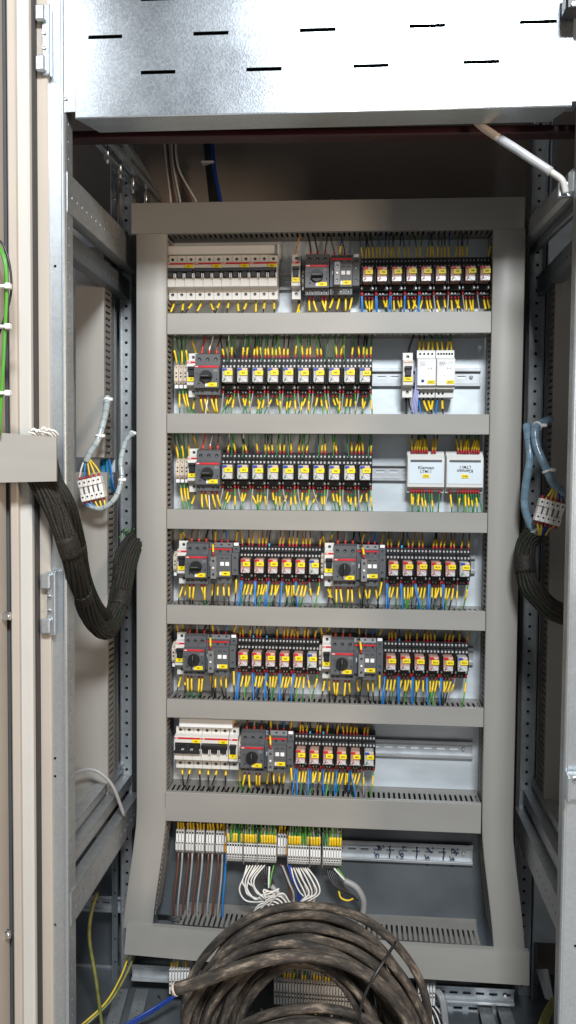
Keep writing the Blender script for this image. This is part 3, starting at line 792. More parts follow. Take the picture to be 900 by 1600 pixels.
# ------------------------------------------------------------------ rows 4, 5, 6
def motor_set(row, yp, xt, xb, xs, xe, side, knob, xcon, xend, slope=0):
    nm = RN[row]; wh = '%s end of %s' % (side, nm) if side else 'of %s' % nm
    din_terminal(row, xt, yp, .0075, 'beige rail terminal at the %s' % wh if side else 'beige rail terminal between breakers and knob in the %s' % nm, dz=-.002)
    if xb:
        r_, xc, hw, p = breaker(row, xb[0], xb[1], yp, 1, 'white single pole breaker at the %s' % wh, '%dF%d' % (row, 1 if side == 'left' else 2), tagpos='low')
        up(row, xc, .041, 'wire_green', 'above white breaker, %s' % wh, y=-.03, fer='ferrule_red', sl=(.006, .024)); up(row, xc-.010, .030, 'wire_green', 'above white breaker, %s' % wh, y=-.03, fer=None, sl=(.002, .03))
        down(row, xc-.004, -.041, 'wire_black', 'below white breaker, %s' % wh, y=-.03, fer=None, sl=(.006, .034)); down(row, xc+.004, -.041, 'wire_black', 'below white breaker, %s' % wh, y=-.03, fer=None, sl=(.005, .030))
    r_, xc, w = starter(row, xs, xe, yp, 'grey motor protector with %s at the %s' % ('knob turned upright' if knob else 'knob turned level', wh) if side else 'grey motor protector with upright knob beside the seven white breakers', '%dQ%d' % (row, 1 if side != 'right' else 2), knob)
    k_ = 'motor protector, %s' % wh
    for j in range(3): up(row, xc+(j-1)*.0145, .041, ('wire_brown', 'wire_grey', 'wire_black')[j], 'above '+k_, y=-.048, fer='wire_red', sl=None, r=.0018, dx=.003)
    for j in (-.85, -.45, .35, .7): down(row, xc+j*.019, -.039, R.choice(['wire_black', 'wire_green', 'wire_black']), 'below '+k_, y=-.055, sl=(.008, .034), dx=R.uniform(-.006, .006))
    r_, x0c, w, wm = contactor(row, xcon, xend, yp, 'grey contactor with twin white windows at the %s' % wh, '%dM%d' % (row, 1 if side != 'right' else 2))
    k_ = 'contactor, %s' % wh
    xl = x0c
    up(row, xl+.014, .018, 'wire_black', 'above '+k_, y=-.094, fer='ferrule_red', sl=(.007, .026), dx=-.010, bow=.004)
    for j, c in enumerate(('wire_brown', 'wire_grey', 'wire_blue')): up(row, xl+.010+j*.0125, .039, c, 'above '+k_, y=-.045, fer='ferrule_red', sl=(.006, .024) if j == 0 else None, r=.0016)
    up(row, xl+wm+.005, .038, 'wire_black', 'above '+k_, y=-.042, sl=(.006, .026), dx=.007)
    for j in range(4): down(row, xl+.006+j*.0105, -.038, 'wire_black', 'below '+k_, y=-.05, fer=None, sl=(.004, .028), dx=R.uniform(-.004, .010))
    down(row, xl+.016, -.026, 'wire_black', 'below '+k_, y=-.090, fer=None, sl=None, dx=-.006); down(row, xl+wm+.007, -.020, 'wire_black', 'below '+k_, y=-.05, fer=None, sl=(.012, .04))
R6 = ['red']*5+['blue_tab']
motor_set(4, 881, 273.5, (279, 294), 293, 328, 'left', False, 328, 374.5)
l = relays(4, (375, 502), 881, R6, 'dot', '4K', 'of the left six in the fourth row'); relay_wires(4, l, 'of the left six in the fourth row', 'blue')
motor_set(4, 886, 503, (507, 522), 521, 557, 'right', True, 557, 602.5)
l = relays(4, (603, 735), 886, R6, 'dot', '4K', 'of the right six in the fourth row', 11); relay_wires(4, l, 'of the right six in the fourth row', 'blue')
motor_set(5, 1025, 271, (276, 291), 290, 324, 'left', True, 324, 370.5)
l = relays(5, (371, 499), 1025, R6, 'dot', '5K', 'of the left six in the fifth row'); relay_wires(5, l, 'of the left six in the fifth row', 'blue')
motor_set(5, 1032, 500, (503.5, 518), 517, 553, 'right', True, 553, 598.5)
l = relays(5, (599, 732), 1032, R6, 'dot', '5K', 'of the right six in the fifth row', 11); relay_wires(5, l, 'of the right six in the fifth row', 'blue')
for k, (a, e, tg) in enumerate(((274.5, 316, 'down'), (316, 358, 'up'))):
    r_, xc, hw, p = breaker(6, a, e, 1172, 3, 'white three pole breaker with toggles switched %s in the sixth row' % tg, '6Q%d' % (k+1), toggle=tg)
    for j in range(3): down(6, xc+(j-1)*p, -.041, 'wire_black', 'below three pole breaker with toggles %s' % tg, y=-.030, fer=None, sl=(.002, .020), r=.0016)
r_, xc, hw, p = breaker(6, 358.5, 373, 1172, 1, 'white single pole breaker at the right end of the sixth row breakers', '6F1', tagpos='low')
up(6, xc, .042, 'wire_brown', 'above single pole breaker of sixth row', y=-.03, sl=(.006, .022)); down(6, xc+.010, -.040, 'wire_lime', 'below single pole breaker of sixth row', y=-.03, fer=None, sl=(.006, .03))
xa = W(281, 1135, -.05).x; xb = W(364, 1135, -.05).x; zc = ROWZ[6]
b = MB(); b.box(xa, xb, -.020, -.060, zc+.0440, zc+.0630, 'white_plastic', .0015)
tag(b.build('busbar_cover'), 'bright white cover strip on top of the sixth row breakers', 'busbar cover')
motor_set(6, 1176, 375.5, None, 378, 415, '', True, 415, 459.5)
l = relays(6, (460, 587), 1176, R6, 'dot', '6K', 'of the six in the sixth row'); relay_wires(6, l, 'of the six in the sixth row', 'blue')

# ------------------------------------------------------------------ row 7: terminal strip
def term_a(px, lab, col='terminal_white', low='terminal_white', w=.0052):
    x = W(px, 1330, -.045).x
    r = empty('terminal_block', (x, 0, ROWZ[7]+.003), lab, 'terminal block', 'white terminals of the lowest strip')
    b = MB(); b.prism([(-.006, .0235), (-.038, .0235), (-.046, .019), (-.048, .0), (-.052, -.002), (-.052, -.017), (-.046, -.0235), (-.006, -.0235)], -w/2+.0003, w/2-.0003, low)
    b.box(-w/2+.0007, w/2-.0007, -.0475, -.0490, .0010, .0125, 'label_white'); b.build('body', r)
    b = MB(); b.box(-w*.28, w*.28, -.0462, -.0474, .0150, .0190, 'hole'); b.box(-w*.26, w*.26, -.0515, -.0524, -.0012, -.0035, 'hole'); b.build('clamp_opening', r)
    return x
def term_b(px, lab, w=.0052):
    x = W(px, 1340, -.045).x
    r = empty('terminal_block', (x, 0, ROWZ[7]-.002), lab, 'terminal block', 'white terminals of the lowest strip')
    b = MB()
    b.prism([(-.006, .038), (-.030, .038), (-.036, .034), (-.036, .012), (-.050, .008), (-.056, .005), (-.058, -.022), (-.052, -.030), (-.006, -.030)], -w/2+.0003, w/2-.0003, 'terminal_white')
    b.box(-w/2+.0007, w/2-.0007, -.0575, -.0592, -.0110, .0030, 'label_white'); b.box(-w/2+.0007, w/2-.0007, -.0355, -.0372, .0240, .0330, 'label_white')
    b.build('body', r)
    b = MB(); b.box(-w*.28, w*.28, -.0560, -.0578, .0035, .0068, 'hole'); b.box(-w*.28, w*.28, -.0352, -.0368, .0345, .0375, 'hole')
    b.box(-w*.26, w*.26, -.0575, -.0590, -.0130, -.0150, 'hole'); b.box(-w*.26, w*.26, -.0575, -.0590, -.0180, -.0198, 'hole'); b.build('clamp_opening', r)
    return x
z7 = ROWZ[7]; TOP7 = DUCTS[6][0]; BOT7 = -.905
def strip_wire_up(x, y, z, col, key, sl, dx=None, fer=None, r=.0012): wire(x, y, z, x+(R.uniform(-.004, .004) if dx is None else dx), R.uniform(-.045, -.03), TOP7+.008, col, key, fer, sl, r, .012)
idx = 0; kT = 'above the terminal strip'; kB = 'under the terminal strip'
for g in range(5):
    for j in range(3):
        idx += 1; x = term_a(277.2+g*15.6+j*4.4, 'white terminal, %s of three in the %s triple of the lowest strip' % (ordn(j+1), ordn(g+1)))
        strip_wire_up(x, -.040, z7+.024, ('wire_brown', 'wire_grey', 'wire_black')[j], 'over the %s triple of white terminals' % ordn(g+1), (.001, .017), fer=None, r=.0013)
    for j, c in enumerate(('wire_brown', 'wire_grey')):
        x = W(279+g*15.6+j*6, 1352, -.04).x; x2 = W(271+g*15.4+j*6.5, 1428, -.05).x
        wire(x, -.040, z7-.020, x2, -.05, BOT7-.01, c, 'under the %s triple of white terminals' % ordn(g+1), None, None, .0021, .012)
term_a(353.2, 'white terminal with orange foot and blue mark, left one of two', low='orange_tab')
x = W(353, 1305, -.04).x; strip_wire_up(x-.002, -.04, z7+.024, 'wire_yellow', 'above left orange footed terminal', None, r=.0018)
wire(x, -.040, z7-.020, x-.004, -.05, BOT7-.01, 'wire_blue', 'below left orange footed terminal', None, None, .0021, .012)
xs_b = []
for gi, (a, n) in enumerate(((357.5, 6), (384, 5), (405.5, 7), (452.5, 8), (487, 4), (507, 7))):
    for j in range(n):
        xs_b.append((term_b(a+j*4.1, 'two level white terminal, %s of %s in the %s two level bank' % (ordn(j+1), ['', '', '', '', 'four', 'five', 'six', 'seven', 'eight'][n], ordn(gi+1))), gi, j))
    b = MB(); xw = W(a-2.6, 1340, -.05).x; b.box(xw-.0006, xw+.0006, -.006, -.060, z7-.034, z7+.037, 'mid_grey')
    tag(b.build('end_plate'), 'thin grey end plate left of the %s two level terminal bank' % ordn(gi+1), 'end plate', 'end plates of the terminal strip')
for j in range(3):
    x = term_a(436+j*4.4, 'white terminal, %s of three between the two level banks' % ordn(j+1)); strip_wire_up(x, -.040, z7+.024, ('wire_brown', 'wire_grey', 'wire_black')[j], 'over the lone triple between two level banks', (.001, .017))
term_a(448.8, 'white terminal with orange foot and blue mark, right one of two', low='orange_tab')
for x, gi, j in xs_b:
    k_ = 'over the %s two level terminal bank' % ordn(gi+1)
    c = R.choice(['wire_green', 'wire_lime', 'wire_green', 'wire_lime', 'wire_grey', 'wire_lime'])
    strip_wire_up(x, -.052, z7+.006, c, k_, (.001, .019) if R.random() < .8 else None, r=.0017)
    if R.random() < .8: strip_wire_up(x+.001, -.030, z7+.036, R.choice(['wire_green', 'wire_lime']), k_, (.0005, .010) if R.random() < .7 else None, r=.0016)
def P2(px, py, y): return W(px, py, y)
def run(pp, col, r, key): free_wire([W(*p) for p in pp], col, r, key)
kb = 'white conductor tails below the second and third two level banks'
for k in range(7):
    dx = k*4.2; e = (k*5) % 7
    run([(386+dx*1.1, 1352, -.05), (381+dx*.75-e, 1370+e, -.060-.002*k), (374+dx*.9+e, 1390-e*.8, -.066-.002*k), (384+dx*1.2, 1407-e*1.6, -.07-.003*k), (408+e*2, 1409-dx*.75, -.075-.002*k), (430+e, 1404-e*2.6, -.075)], 'wire_white', .0016, 'among white tails looping below the middle terminal banks')
for k in range(5):
    run([(390+k*5, 1432, -.08), (404+k*6-(k % 2)*6, 1418-k*3.6, -.082-.003*k), (424+k*5, 1413-k*4, -.082-.003*k), (442+k*4, 1424, -.08)], 'wire_white', .0016, 'among white arches above the dusty coil')
for k in range(8):
    e = (k*3) % 8
    run([(455+k*3.6, 1356, -.05), (460+k*4.4+e*.8, 1376, -.060-.003*e), (470+k*3.4+e, 1396, -.066-.003*e), (488+k*1.2-e*3.5, 1412, -.066-.003*e), (466+e*4.2, 1434, -.07)], 'wire_white', .0016, 'among white tails below the fourth two level bank')
for k in range(6): run([(409+k*2.4, 1352, -.045), (408+k*3, 1368, -.055), (414+k*3, 1382, -.06), (426+k*2, 1392+k, -.07), (448+k, 1400+k*1.2, -.07)], 'wire_black', .0015, 'among black tails beside white loops')
run([(421, 1354, -.05), (420, 1372, -.06), (420, 1388, -.07)], 'wire_white', .002, 'stub above the stripped cable end'); run([(428, 1352, -.05), (424, 1368, -.06), (421, 1388, -.07)], 'wire_lime', .0016, 'tail above the stripped cable end')
run([(424, 1384, -.07), (436, 1398, -.075), (452, 1412, -.08), (470, 1428, -.08)], 'wire_grey', .0055, 'thick sheath leaving the white loops')
run([(441, 1352, -.05), (452, 1380, -.06), (459, 1400, -.06), (456, 1432, -.055)], 'wire_grey', .0022, 'sheath beside the blue pair'); run([(438, 1350, -.045), (449, 1376, -.05), (452, 1395, -.05), (451, 1430, -.05)], 'wire_brown', .002, 'tail beside the blue pair')
for k in range(2): run([(450+k*3, 1352, -.045), (457+k*3, 1374, -.055), (466+k*2, 1395, -.06), (467+k*3, 1432, -.055)], 'cable_blue', .0024, 'in the blue pair below the right orange terminal')
for k in range(6): run([(511+k*2.6, 1358, -.045), (516+k*3, 1374, -.055), (528+k*3, 1388+k, -.062), (552+k*1.5, 1400+k*1.5, -.06)], 'wire_black', .0016, 'among black tails at the right end of the strip')
run([(522, 1357, -.05), (532, 1368, -.058), (541, 1378, -.06)], 'wire_white', .0022, 'stub at the right end of the strip'); run([(527, 1357, -.05), (534, 1366, -.056), (542, 1378, -.058)], 'wire_lime', .0018, 'tail at the right end of the strip')
run([(529, 1388, -.055), (532, 1402, -.06), (543, 1407, -.06), (552, 1404, -.06)], 'wire_yellow', .0018, 'bend at the right end of the strip')
run([(538, 1376, -.06), (556, 1386, -.062), (567, 1404, -.06), (568, 1422, -.055), (562, 1445, -.05)], 'wire_grey', .0065, 'thick sheath right of the strip')
for k in range(4): run([(247, 1430+k*2, -.06), (262, 1431+k*2, -.075), (284, 1434+k*2, -.075)], 'wire_black', .0018, 'in the open corner of the lowest duct')
flush_later = True

# ------------------------------------------------------------------ cabinet frame
cab = empty('switch_cabinet', (-.07, -.2, -1.1), 'tall open steel switch cabinet with galvanised posts and beams holding the panel', 'cabinet')
def cpart(b, name, label=None):
    for i, v in enumerate(b.v): b.v[i] = (v[0]+.07, v[1]+.2, v[2]+1.1)
    return b.build(name, cab, label)
ZT, ZB = .95, -1.085
b = MB(); b.box(-1.05, 1.0, .125, .128, ZB, ZT, 'back_paint'); cpart(b, 'back_panel')
b = MB(); b.box(-1.05, 1.0, -.39, .125, ZT, ZT+.003, 'back_paint'); cpart(b, 'roof')
b = MB(); b.box(-1.05, 1.0, -.40, .125, ZB-.003, ZB, 'zinc_dark'); cpart(b, 'floor_plate')
def holes_v(n0, n1, c, step, s): 
    out = []; k = n0
    while k < n1: out.append((c-s, c+s, k-s, k+s)); k += step
    return out
H = ZT-ZB
# left front post: wide zinc face, bright lip and holed return
xf0, xf1 = W(76, 740, -.40).x, W(99, 740, -.40).x; xf2 = W(105, 740, -.40).x
b = MB(); rc = [(W(86, y, -.4).x-xf0-.002, W(86, y, -.4).x-xf0+.002, W(86, y, -.4).z-ZB-.002, W(86, y, -.4).z-ZB+.002) for y in (416, 690, 1185, 1213, 1445)]
b.sheet((xf0, -.40, ZB), (1, 0, 0), (0, 0, 1), rc, xf1-xf0, H, .002, 'zinc')
b.box(xf1, xf2, -.406, -.398, ZB, ZT, 'zinc', .002)
b.sheet((xf2, -.398, ZB), (0, 1, 0), (0, 0, 1), holes_v(.03, H, .010, .0265, .0022), .030, H, .002, 'zinc_dull')
b.box(xf0-.0, xf0+.002, -.398, -.370, ZB, ZT, 'zinc_dull'); b.box(xf0+.001, xf2-.003, -.392, -.390, ZB, ZT, 'hole')  # last box: black sheet that paints shade into the post's holes
cpart(b, 'front_post')
# right front post
xr0, xr1 = W(898, 740, -.40).x, W(925, 740, -.40).x
b = MB(); b.sheet((xr0, -.40, ZB), (1, 0, 0), (0, 0, 1), [(W(893, 1478, -.4).x-xr0+.006-.0022, W(893, 1478, -.4).x-xr0+.006+.0022, W(894, 1478, -.4).z-ZB-.0022, W(894, 1478, -.4).z-ZB+.0022)], .075, H, .002, 'zinc')
b.box(xr0-.006, xr0, -.404, -.395, ZB, ZT, 'zinc', .002)
b.box(xr0-.004, xr0-.002, -.395, -.368, ZB, ZT, 'zinc_dull'); b.box(xr0+.0, xr0+.075, -.394, -.392, ZB, ZT, 'hole')  # black backing sheet, painted shade for the hole in the face
cpart(b, 'front_post')
# closed front of the next bay on the right
b = MB(); b.box(xr0+.077, 1.0, -.405, -.385, ZB, ZT, 'beige_paint', .002); cpart(b, 'neighbouring_front')
# back posts with rows of holes
def back_post(px0, px1, y, lipside):
    x0 = W(px0, 740, y).x; x1 = W(px1, 740, y).x
    b = MB(); b.sheet((x0, y, ZB), (1, 0, 0), (0, 0, 1), holes_v(.02, H, (x1-x0)*.5, .025, .0028), x1-x0, H, .002, 'zinc_dull')
    b.box(x0+.001, x1-.001, y+.006, y+.008, ZB, ZT, 'hole')  # black strip behind the holes stands in for their shade
    for xx, s in ((x0, -1), (x1, 1)): b.box(xx, xx+s*.0025, y-.006, y+.03, ZB, ZT, 'zinc', .0008)
    xo = x0-.010 if lipside < 0 else x1+.010
    b.sheet((xo-.004, y-.02, ZB), (1, 0, 0), (0, 0, 1), holes_v(.035, H, .004, .05, .002), .009, H, .002, 'zinc_dark')
    b.box(xo-.006*1, xo-.0045, y-.022, y+.02, ZB, ZT, 'zinc', .0005)
    cpart(b, 'back_post')
back_post(190, 205, .045, -1); back_post(823, 843, .045, 1)
# beams that run front to back along both sides
def side_beam(x, z0, z1, y0=-.395, y1=.045, hs=True, m='zinc_dull', th=.022, s=1):
    b = MB(); L_ = y1-y0; h = z1-z0; rc = []
    if hs:
        k = .02
        while k < L_-.02: rc.append((k-.0025, k+.0025, h*.45-.0025, h*.45+.0025)); k += .025
    if s > 0: b.sheet((x, y0, z0), (0, 1, 0), (0, 0, 1), rc, L_, h, .002, m)
    else: b.sheet((x, y1, z0), (0, -1, 0), (0, 0, 1), rc, L_, h, .002, m)
    b.box(x, x-s*th, y0, y1, z1-.0005, z1+.0015, m); b.box(x, x-s*th, y0, y1, z0-.0015, z0+.0005, m); b.box(x-s*.004, x-s*.006, y0, y1, z0+.002, z1-.002, 'hole')  # last box: black web as painted shade behind the punched holes
    cpart(b, 'side_beam')
side_beam(-.455, .400, .458); side_beam(-.475, .350, .385, m='zinc_dark')
side_beam(-.454, -.742, -.690); side_beam(-.470, -.668, -.650, hs=False); side_beam(-.488, -.640, -.626, hs=False)
side_beam(.330, -.742, -.690, s=-1); side_beam(.345, -.672, -.652, hs=False, s=-1); side_beam(.362, -.640, -.626, hs=False, s=-1)
side_beam(.352, .350, .385, s=-1, m='zinc_dark')
# rounded closing profile high on the right
b = MB(); b.beam(W(822, 372, .02), W(905, 283, -.37), .030, .040, 'zinc_dull', .006); b.beam(W(832, 392, .02), W(905, 322, -.37), .012, .016, 'zinc_dark', .003)
cpart(b, 'side_beam')
# base beams seen at the foot
for a, e in (((190, 1545), (172, 1610)), ((222, 1545), (205, 1612))):
    p0 = W(*a, -.02); p1 = W(*e, -.16); b = MB(); d = p1-p0; l = d.length; d.normalize(); side = Vector((1, 0, 0)); side = (side-d*side.dot(d)).normalized()
    b.sheet(p0-side*.012, d, side, [(k*.02+.012, k*.02+.016, .010, .014) for k in range(int(l/.02))], l, .026, .002, 'zinc_dull'); cpart(b, 'base_beam')
for a, e in (((757, 1572), (768, 1620)), ((785, 1570), (800, 1620))):
    p0 = W(*a, -.02); p1 = W(*e, -.14); b = MB(); d = p1-p0; l = d.length; d.normalize(); side = Vector((1, 0, 0)); side = (side-d*side.dot(d)).normalized()
    b.sheet(p0-side*.012, d, side, [(k*.02+.012, k*.02+.016, .010, .014) for k in range(int(l/.02))], l, .026, .002, 'zinc_dull'); cpart(b, 'base_beam')
b = MB(); p0 = W(216, 1560, .0); p1 = W(800, 1590, .0); b.beam(p0, p1, .02, .030, 'zinc_dark', .002); cpart(b, 'base_beam')
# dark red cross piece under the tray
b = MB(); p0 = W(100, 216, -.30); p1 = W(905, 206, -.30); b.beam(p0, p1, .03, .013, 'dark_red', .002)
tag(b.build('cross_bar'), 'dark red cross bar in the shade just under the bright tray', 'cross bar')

# left bay: plate, duct and rails seen past the front post
b = MB(); b.box(-1.0, -.495, .006, .009, -.70, .50, 'plate_steel'); tag(b.build('mounting_plate'), 'narrow strip of galvanised plate seen in the bay left of the posts', 'mounting plate')
def bay_duct(x0, x1, zt, zb, lab, y=-.075, right=True):
    t = empty('wiring_duct', ((x0+x1)/2, 0, (zt+zb)/2), lab, 'wiring duct', 'upright grey wiring ducts')
    cx = (x0+x1)/2; cz = (zt+zb)/2
    b = MB(); b.box(x0-cx, x1-cx, y-.001, y+.001, zb-cz, zt-cz, 'duct_grey_upright', .0006); b.box(x0-cx, x0-cx+.001, y+.001, y+.01, zb-cz, zt-cz, 'duct_grey_upright'); b.box(x1-cx-.001, x1-cx, y+.001, y+.01, zb-cz, zt-cz, 'duct_grey_upright'); b.build('cover', t)
    b = MB(); comb(b, 'z', zb-cz, zt-cz, (x1-cx-.003) if right else (x0-cx+.0015), .003, y+.008, .0015, 'duct_wall', pitch=.0125, slot=.005); b.build('slotted_wall', t)
    b = MB(); b.box(x0-cx, x1-cx-.001, .002, .004, zb-cz, zt-cz, 'duct_wall'); b.build('base', t)
zk = [W(150, y, -.075).z for y in (386, 715, 722, 1262)]
bay_duct(W(122, 700, -.075).x-.004, W(163, 700, -.075).x, zk[0], zk[1], 'shaded upper grey duct with slots in the bay left of the posts')
bay_duct(W(116, 900, -.075).x-.006, W(168, 1000, -.075).x, zk[2]-.02, zk[3]-.06, 'lower grey duct behind the hanging black cable bundle at left')
zk = [W(870, y, -.075).z for y in (400, 1300)]
bay_duct(W(863, 700, -.075).x, .48, zk[0], zk[1], 'shaded grey duct with slots in the bay right of the posts', right=False)
b = MB(); b.box(W(850, 700, .006).x, 1.0, .006, .009, -.95, .5, 'plate_steel'); tag(b.build('mounting_plate'), 'sliver of galvanised plate in the bay right of the posts', 'mounting plate')
for zz, lab in (((1090+1120)/2, 'short rail glimpsed left of the lower left bay duct'),):
    p = W(112, zz, 0.); rail(-.75, p.x+.02, p.z, lab, y=.004)
# grey devices glimpsed in left bay
b = MB(); p = W(112, 975, -.05); b.box(p.x-.03, p.x+.006, -.05, 0, p.z-.03, p.z+.035, 'module_grey', .001); bo = b.build('rail_device'); tag(bo, 'pale grey device partly hidden behind the left front post', 'device')
b = MB(); b.box(p.x+.0005, p.x+.004, -.0505, -.053, p.z-.024, p.z-.015, 'dark_grey'); b.box(p.x+.0005, p.x+.004, -.0505, -.053, p.z+.015, p.z+.026, 'red'); b.build('clamp', bo)
for j in range(2):
    p = W(113+j*9, 1300, -.06); b = MB(); b.box(p.x-.004, p.x+.004, -.06, 0, p.z-.03, p.z+.035, 'module_grey', .001); b.box(p.x-.0045, p.x+.0045, -.06, -.02, p.z+.035, p.z+.042, 'dark_grey', .001)
    tag(b.build('rail_device'), 'slim grey rail device, %s of two low in the left bay' % ('left' if j == 0 else 'right'), 'device', 'slim grey devices low in the left bay')

# ------------------------------------------------------------------ left door, gasket, hinges
door = empty('cabinet_door', (-.56, -.5, -1.0), 'open beige cabinet door seen edge on at the far left', 'door')
def dpart(b, name):
    for i, v in enumerate(b.v): b.v[i] = (v[0]+.56, v[1]+.5, v[2]+1.0)
    return b.build(name, door)
def strip(px_t, px_b, y, dep, m, bev=.001):
    """upright strip between two photo columns at depth y"""
    a = W(px_t[0], 0, y), W(px_t[1], 0, y), W(px_b[0], 1600, y), W(px_b[1], 1600, y)
    x0 = (a[0].x+a[2].x)/2; x1 = (a[1].x+a[3].x)/2
    b = MB(); b.box(x0, x1, y, y+dep, ZB, ZT, m, bev); return b
dpart(strip((22, 43), (34, 55), -.430, .025, 'white_paint', .003), 'edge_profile')
dpart(strip((9, 21.5), (22, 34.5), -.440, .035, 'beige_paint', .002), 'inner_fold')
dpart(strip((2, 8), (6, 20), -.425, .01, 'dark_grey', .001), 'inner_recess')
b = MB(); x = W(6, 800, -.45).x; b.box(x-.10, x-.004, -.90, -.43, ZB, ZT, 'beige_paint', .002); dpart(b, 'door_panel')
for py in (962, 1458):
    p = W(11, py, -.442); b = MB(); b.cyl((p.x, -.440, p.z), (p.x, -.452, p.z), .0065, 'steel', seg=6, sm=False); b.cyl((p.x+.007, -.446, p.z), (p.x+.0, -.446, p.z), .0062, 'steel', seg=10); dpart(b, 'bolt')
b = strip((45, 53), (55, 64), -.418, .018, 'gasket', .003); tag(b.build('door_seal'), 'black rubber seal strip beside the left front post', 'seal')
b = strip((54, 75), (65, 81), -.408, .02, 'beige_paint', .002); fr = b.build('front_frame'); tag(fr, 'narrow beige frame strip between black seal and galvanised post', 'frame strip')
def hinge(px, py0, py1, y, lab, s=1):
    p0 = W(px, py0, y); p1 = W(px, py1, y); zc = (p0.z+p1.z)/2; h = p0.z-p1.z
    t = empty('hinge', (p0.x, y, zc), lab, 'hinge', 'zinc hinges on the frame')
    b = MB(); b.box(-.002*s, .010*s, -.002, .008, -h/2, h/2, 'zinc', .001); b.box(.008*s, .012*s, -.006, -.001, -h/2, h/2, 'zinc', .0015); b.build('plate', t)
    for z in (h/2-.015, -h/2+.015):
        b = MB(); b.box(-.010*s, .005*s, -.011, -.002, z-.012, z+.012, 'zinc', .0025); b.build('knuckle', t)
    for z in (.010, -.012): screw(t, .002*s, -.0025, z, .0036, 'steel', 'screw', .003)
    return t
hinge(68, 8, 118, -.412, 'upper zinc hinge at the top of the left front post'); hinge(76, 893, 992, -.412, 'middle zinc hinge beside the hanging black bundle')
p = W(893, 1228, -.41); t = empty('latch_bracket', (p.x, -.41, p.z), 'bent zinc latch bracket on the right front post', 'bracket')
b = MB(); b.box(-.010, .03, -.004, .006, -.021, .021, 'zinc', .002); b.box(-.011, -.005, -.018, -.004, -.019, .019, 'zinc', .002); b.build('plate', t); screw(t, .004, -.0045, .012, .005, 'steel', 'screw', .003)
p = W(893, 12, -.43); b = MB(); b.box(p.x-.012, p.x+.03, -.45, -.42, p.z-.012, p.z+.03, 'black', .003); b.box(p.x-.006, p.x+.03, -.455, -.45, p.z-.010, p.z-.004, 'steel', .001)
tag(b.build('lock_block'), 'black lock block at the upper right corner of the tray', 'lock')

# wiring duct fixed inside the door, reaching over the post
dd = empty('door_duct', tuple(W(20, 715, -.48)), 'grey duct end jutting from the open door above the hanging black bundle', 'wiring duct')
od = W(20, 715, -.48)
def slab(q, dy, m, name):
    b = MB()
    for p in q: b.v.append(tuple(p-od))
    for p in q: b.v.append((p.x-od.x, p.y-od.y+dy, p.z-od.z))
    b.face([3, 2, 1, 0], m); b.face([4, 5, 6, 7], m)
    for i in range(4): j = (i+1) % 4; b.face([i, j, j+4, i+4], m)
    b.build(name, dd)
slab((W(-40, 673, -.50), W(88, 683, -.47), W(88, 752, -.47), W(-40, 755, -.50)), .004, 'duct_grey', 'cover')
slab((W(-40, 679, -.495), W(70, 686, -.465), W(70, 748, -.465), W(-40, 750, -.495)), .05, 'duct_wall', 'body')
b = MB(); 
for k in range(9):
    p = W(44+k*4, 676-(k % 3)*2, -.462); b.tube(spline([p, p+Vector((.004, .002, .004*(k % 2))), p+Vector((.009, .004, -.002)), p+Vector((.012, .010, -.008))], 3), .0018, 'wire_white', 5)
tag(b.build('cable_tie'), 'clump of white cable tie ends on top of the door duct', 'cable tie')

# ------------------------------------------------------------------ galvanised tray across the top
tr = empty('top_tray', (-.07, -.40, .54), 'bright galvanised slotted tray across the top of the cabinet', 'tray')
pl_, pr_ = W(118, 185, -.405), W(893, 167, -.405); zb_ = (pl_.z+pr_.z)/2
def tpart(b, name):
    for i, v in enumerate(b.v): b.v[i] = (v[0]+.07, v[1]+.40, v[2]-.54)
    return b.build(name, tr)
b = MB(); rc = []
for a, e, y in ((138, 191, 58.5), (302, 357, 52.8), (468, 525, 47.5), (639, 696, 41.3), (812, 870, 35), (220, 274, 113.5), (385, 440, 108.8), (552, 608, 103.5), (724, 781, 97.5), (220, 274, -1), (388, 443, -7), (556, 610, -12), (726, 782, -17)):
    p0 = W(a, y, -.405); p1 = W(e, y, -.405); rc.append((p0.x-pl_.x, p1.x-pl_.x, p0.z-zb_-.0028, p0.z-zb_+.0028))
b.sheet((pl_.x, -.405, zb_), (1, 0, 0), (0, 0, 1), rc, pr_.x-pl_.x, ZT-zb_-.002, .002, 'zinc_tray'); tpart(b, 'front_sheet')
b = MB(); b.box(pl_.x+.002, pr_.x-.002, -.36, -.358, zb_+.02, ZT-.004, 'hole'); tpart(b, 'shade_backing')  # black sheet added behind the slots as painted shade
b = MB(); v0 = len(b.v)
for x, y, z in ((pl_.x, -.405, zb_), (pr_.x, -.405, zb_), (pr_.x-.020, -.352, zb_-.001), (pl_.x+.022, -.352, zb_-.001)):
    b.v.append((x, y, z)); 
for x, y, z in ((pl_.x, -.403, zb_+.002), (pr_.x, -.403, zb_+.002), (pr_.x-.020, -.352, zb_+.001), (pl_.x+.022, -.352, zb_+.001)): b.v.append((x, y, z))
b.face([0, 3, 2, 1], 'zinc'); b.face([4, 5, 6, 7], 'zinc')
for i in range(4): j = (i+1) % 4; b.face([i, j, j+4, i+4], 'zinc')
tpart(b, 'bottom_flange')
b = MB(); b.cyl((pl_.x, -.4045, zb_+.001), (pr_.x, -.4045, zb_+.001), .0018, 'zinc', seg=8); tpart(b, 'folded_edge')
b = MB(); x = W(99, 100, -.400).x; b.box(x, pl_.x-.0012, -.402, -.400, zb_+.012, ZT-.004, 'zinc_tray'); s_ = tpart(b, 'side_flap')
screw(s_, x+.07+.004, -.002, .028, .0038, 'steel', 'screw', .003)
b = MB(); b.box(pr_.x+.001, pr_.x+.012, -.40, -.36, zb_+.01, ZT-.004, 'zinc'); tpart(b, 'end_flap')

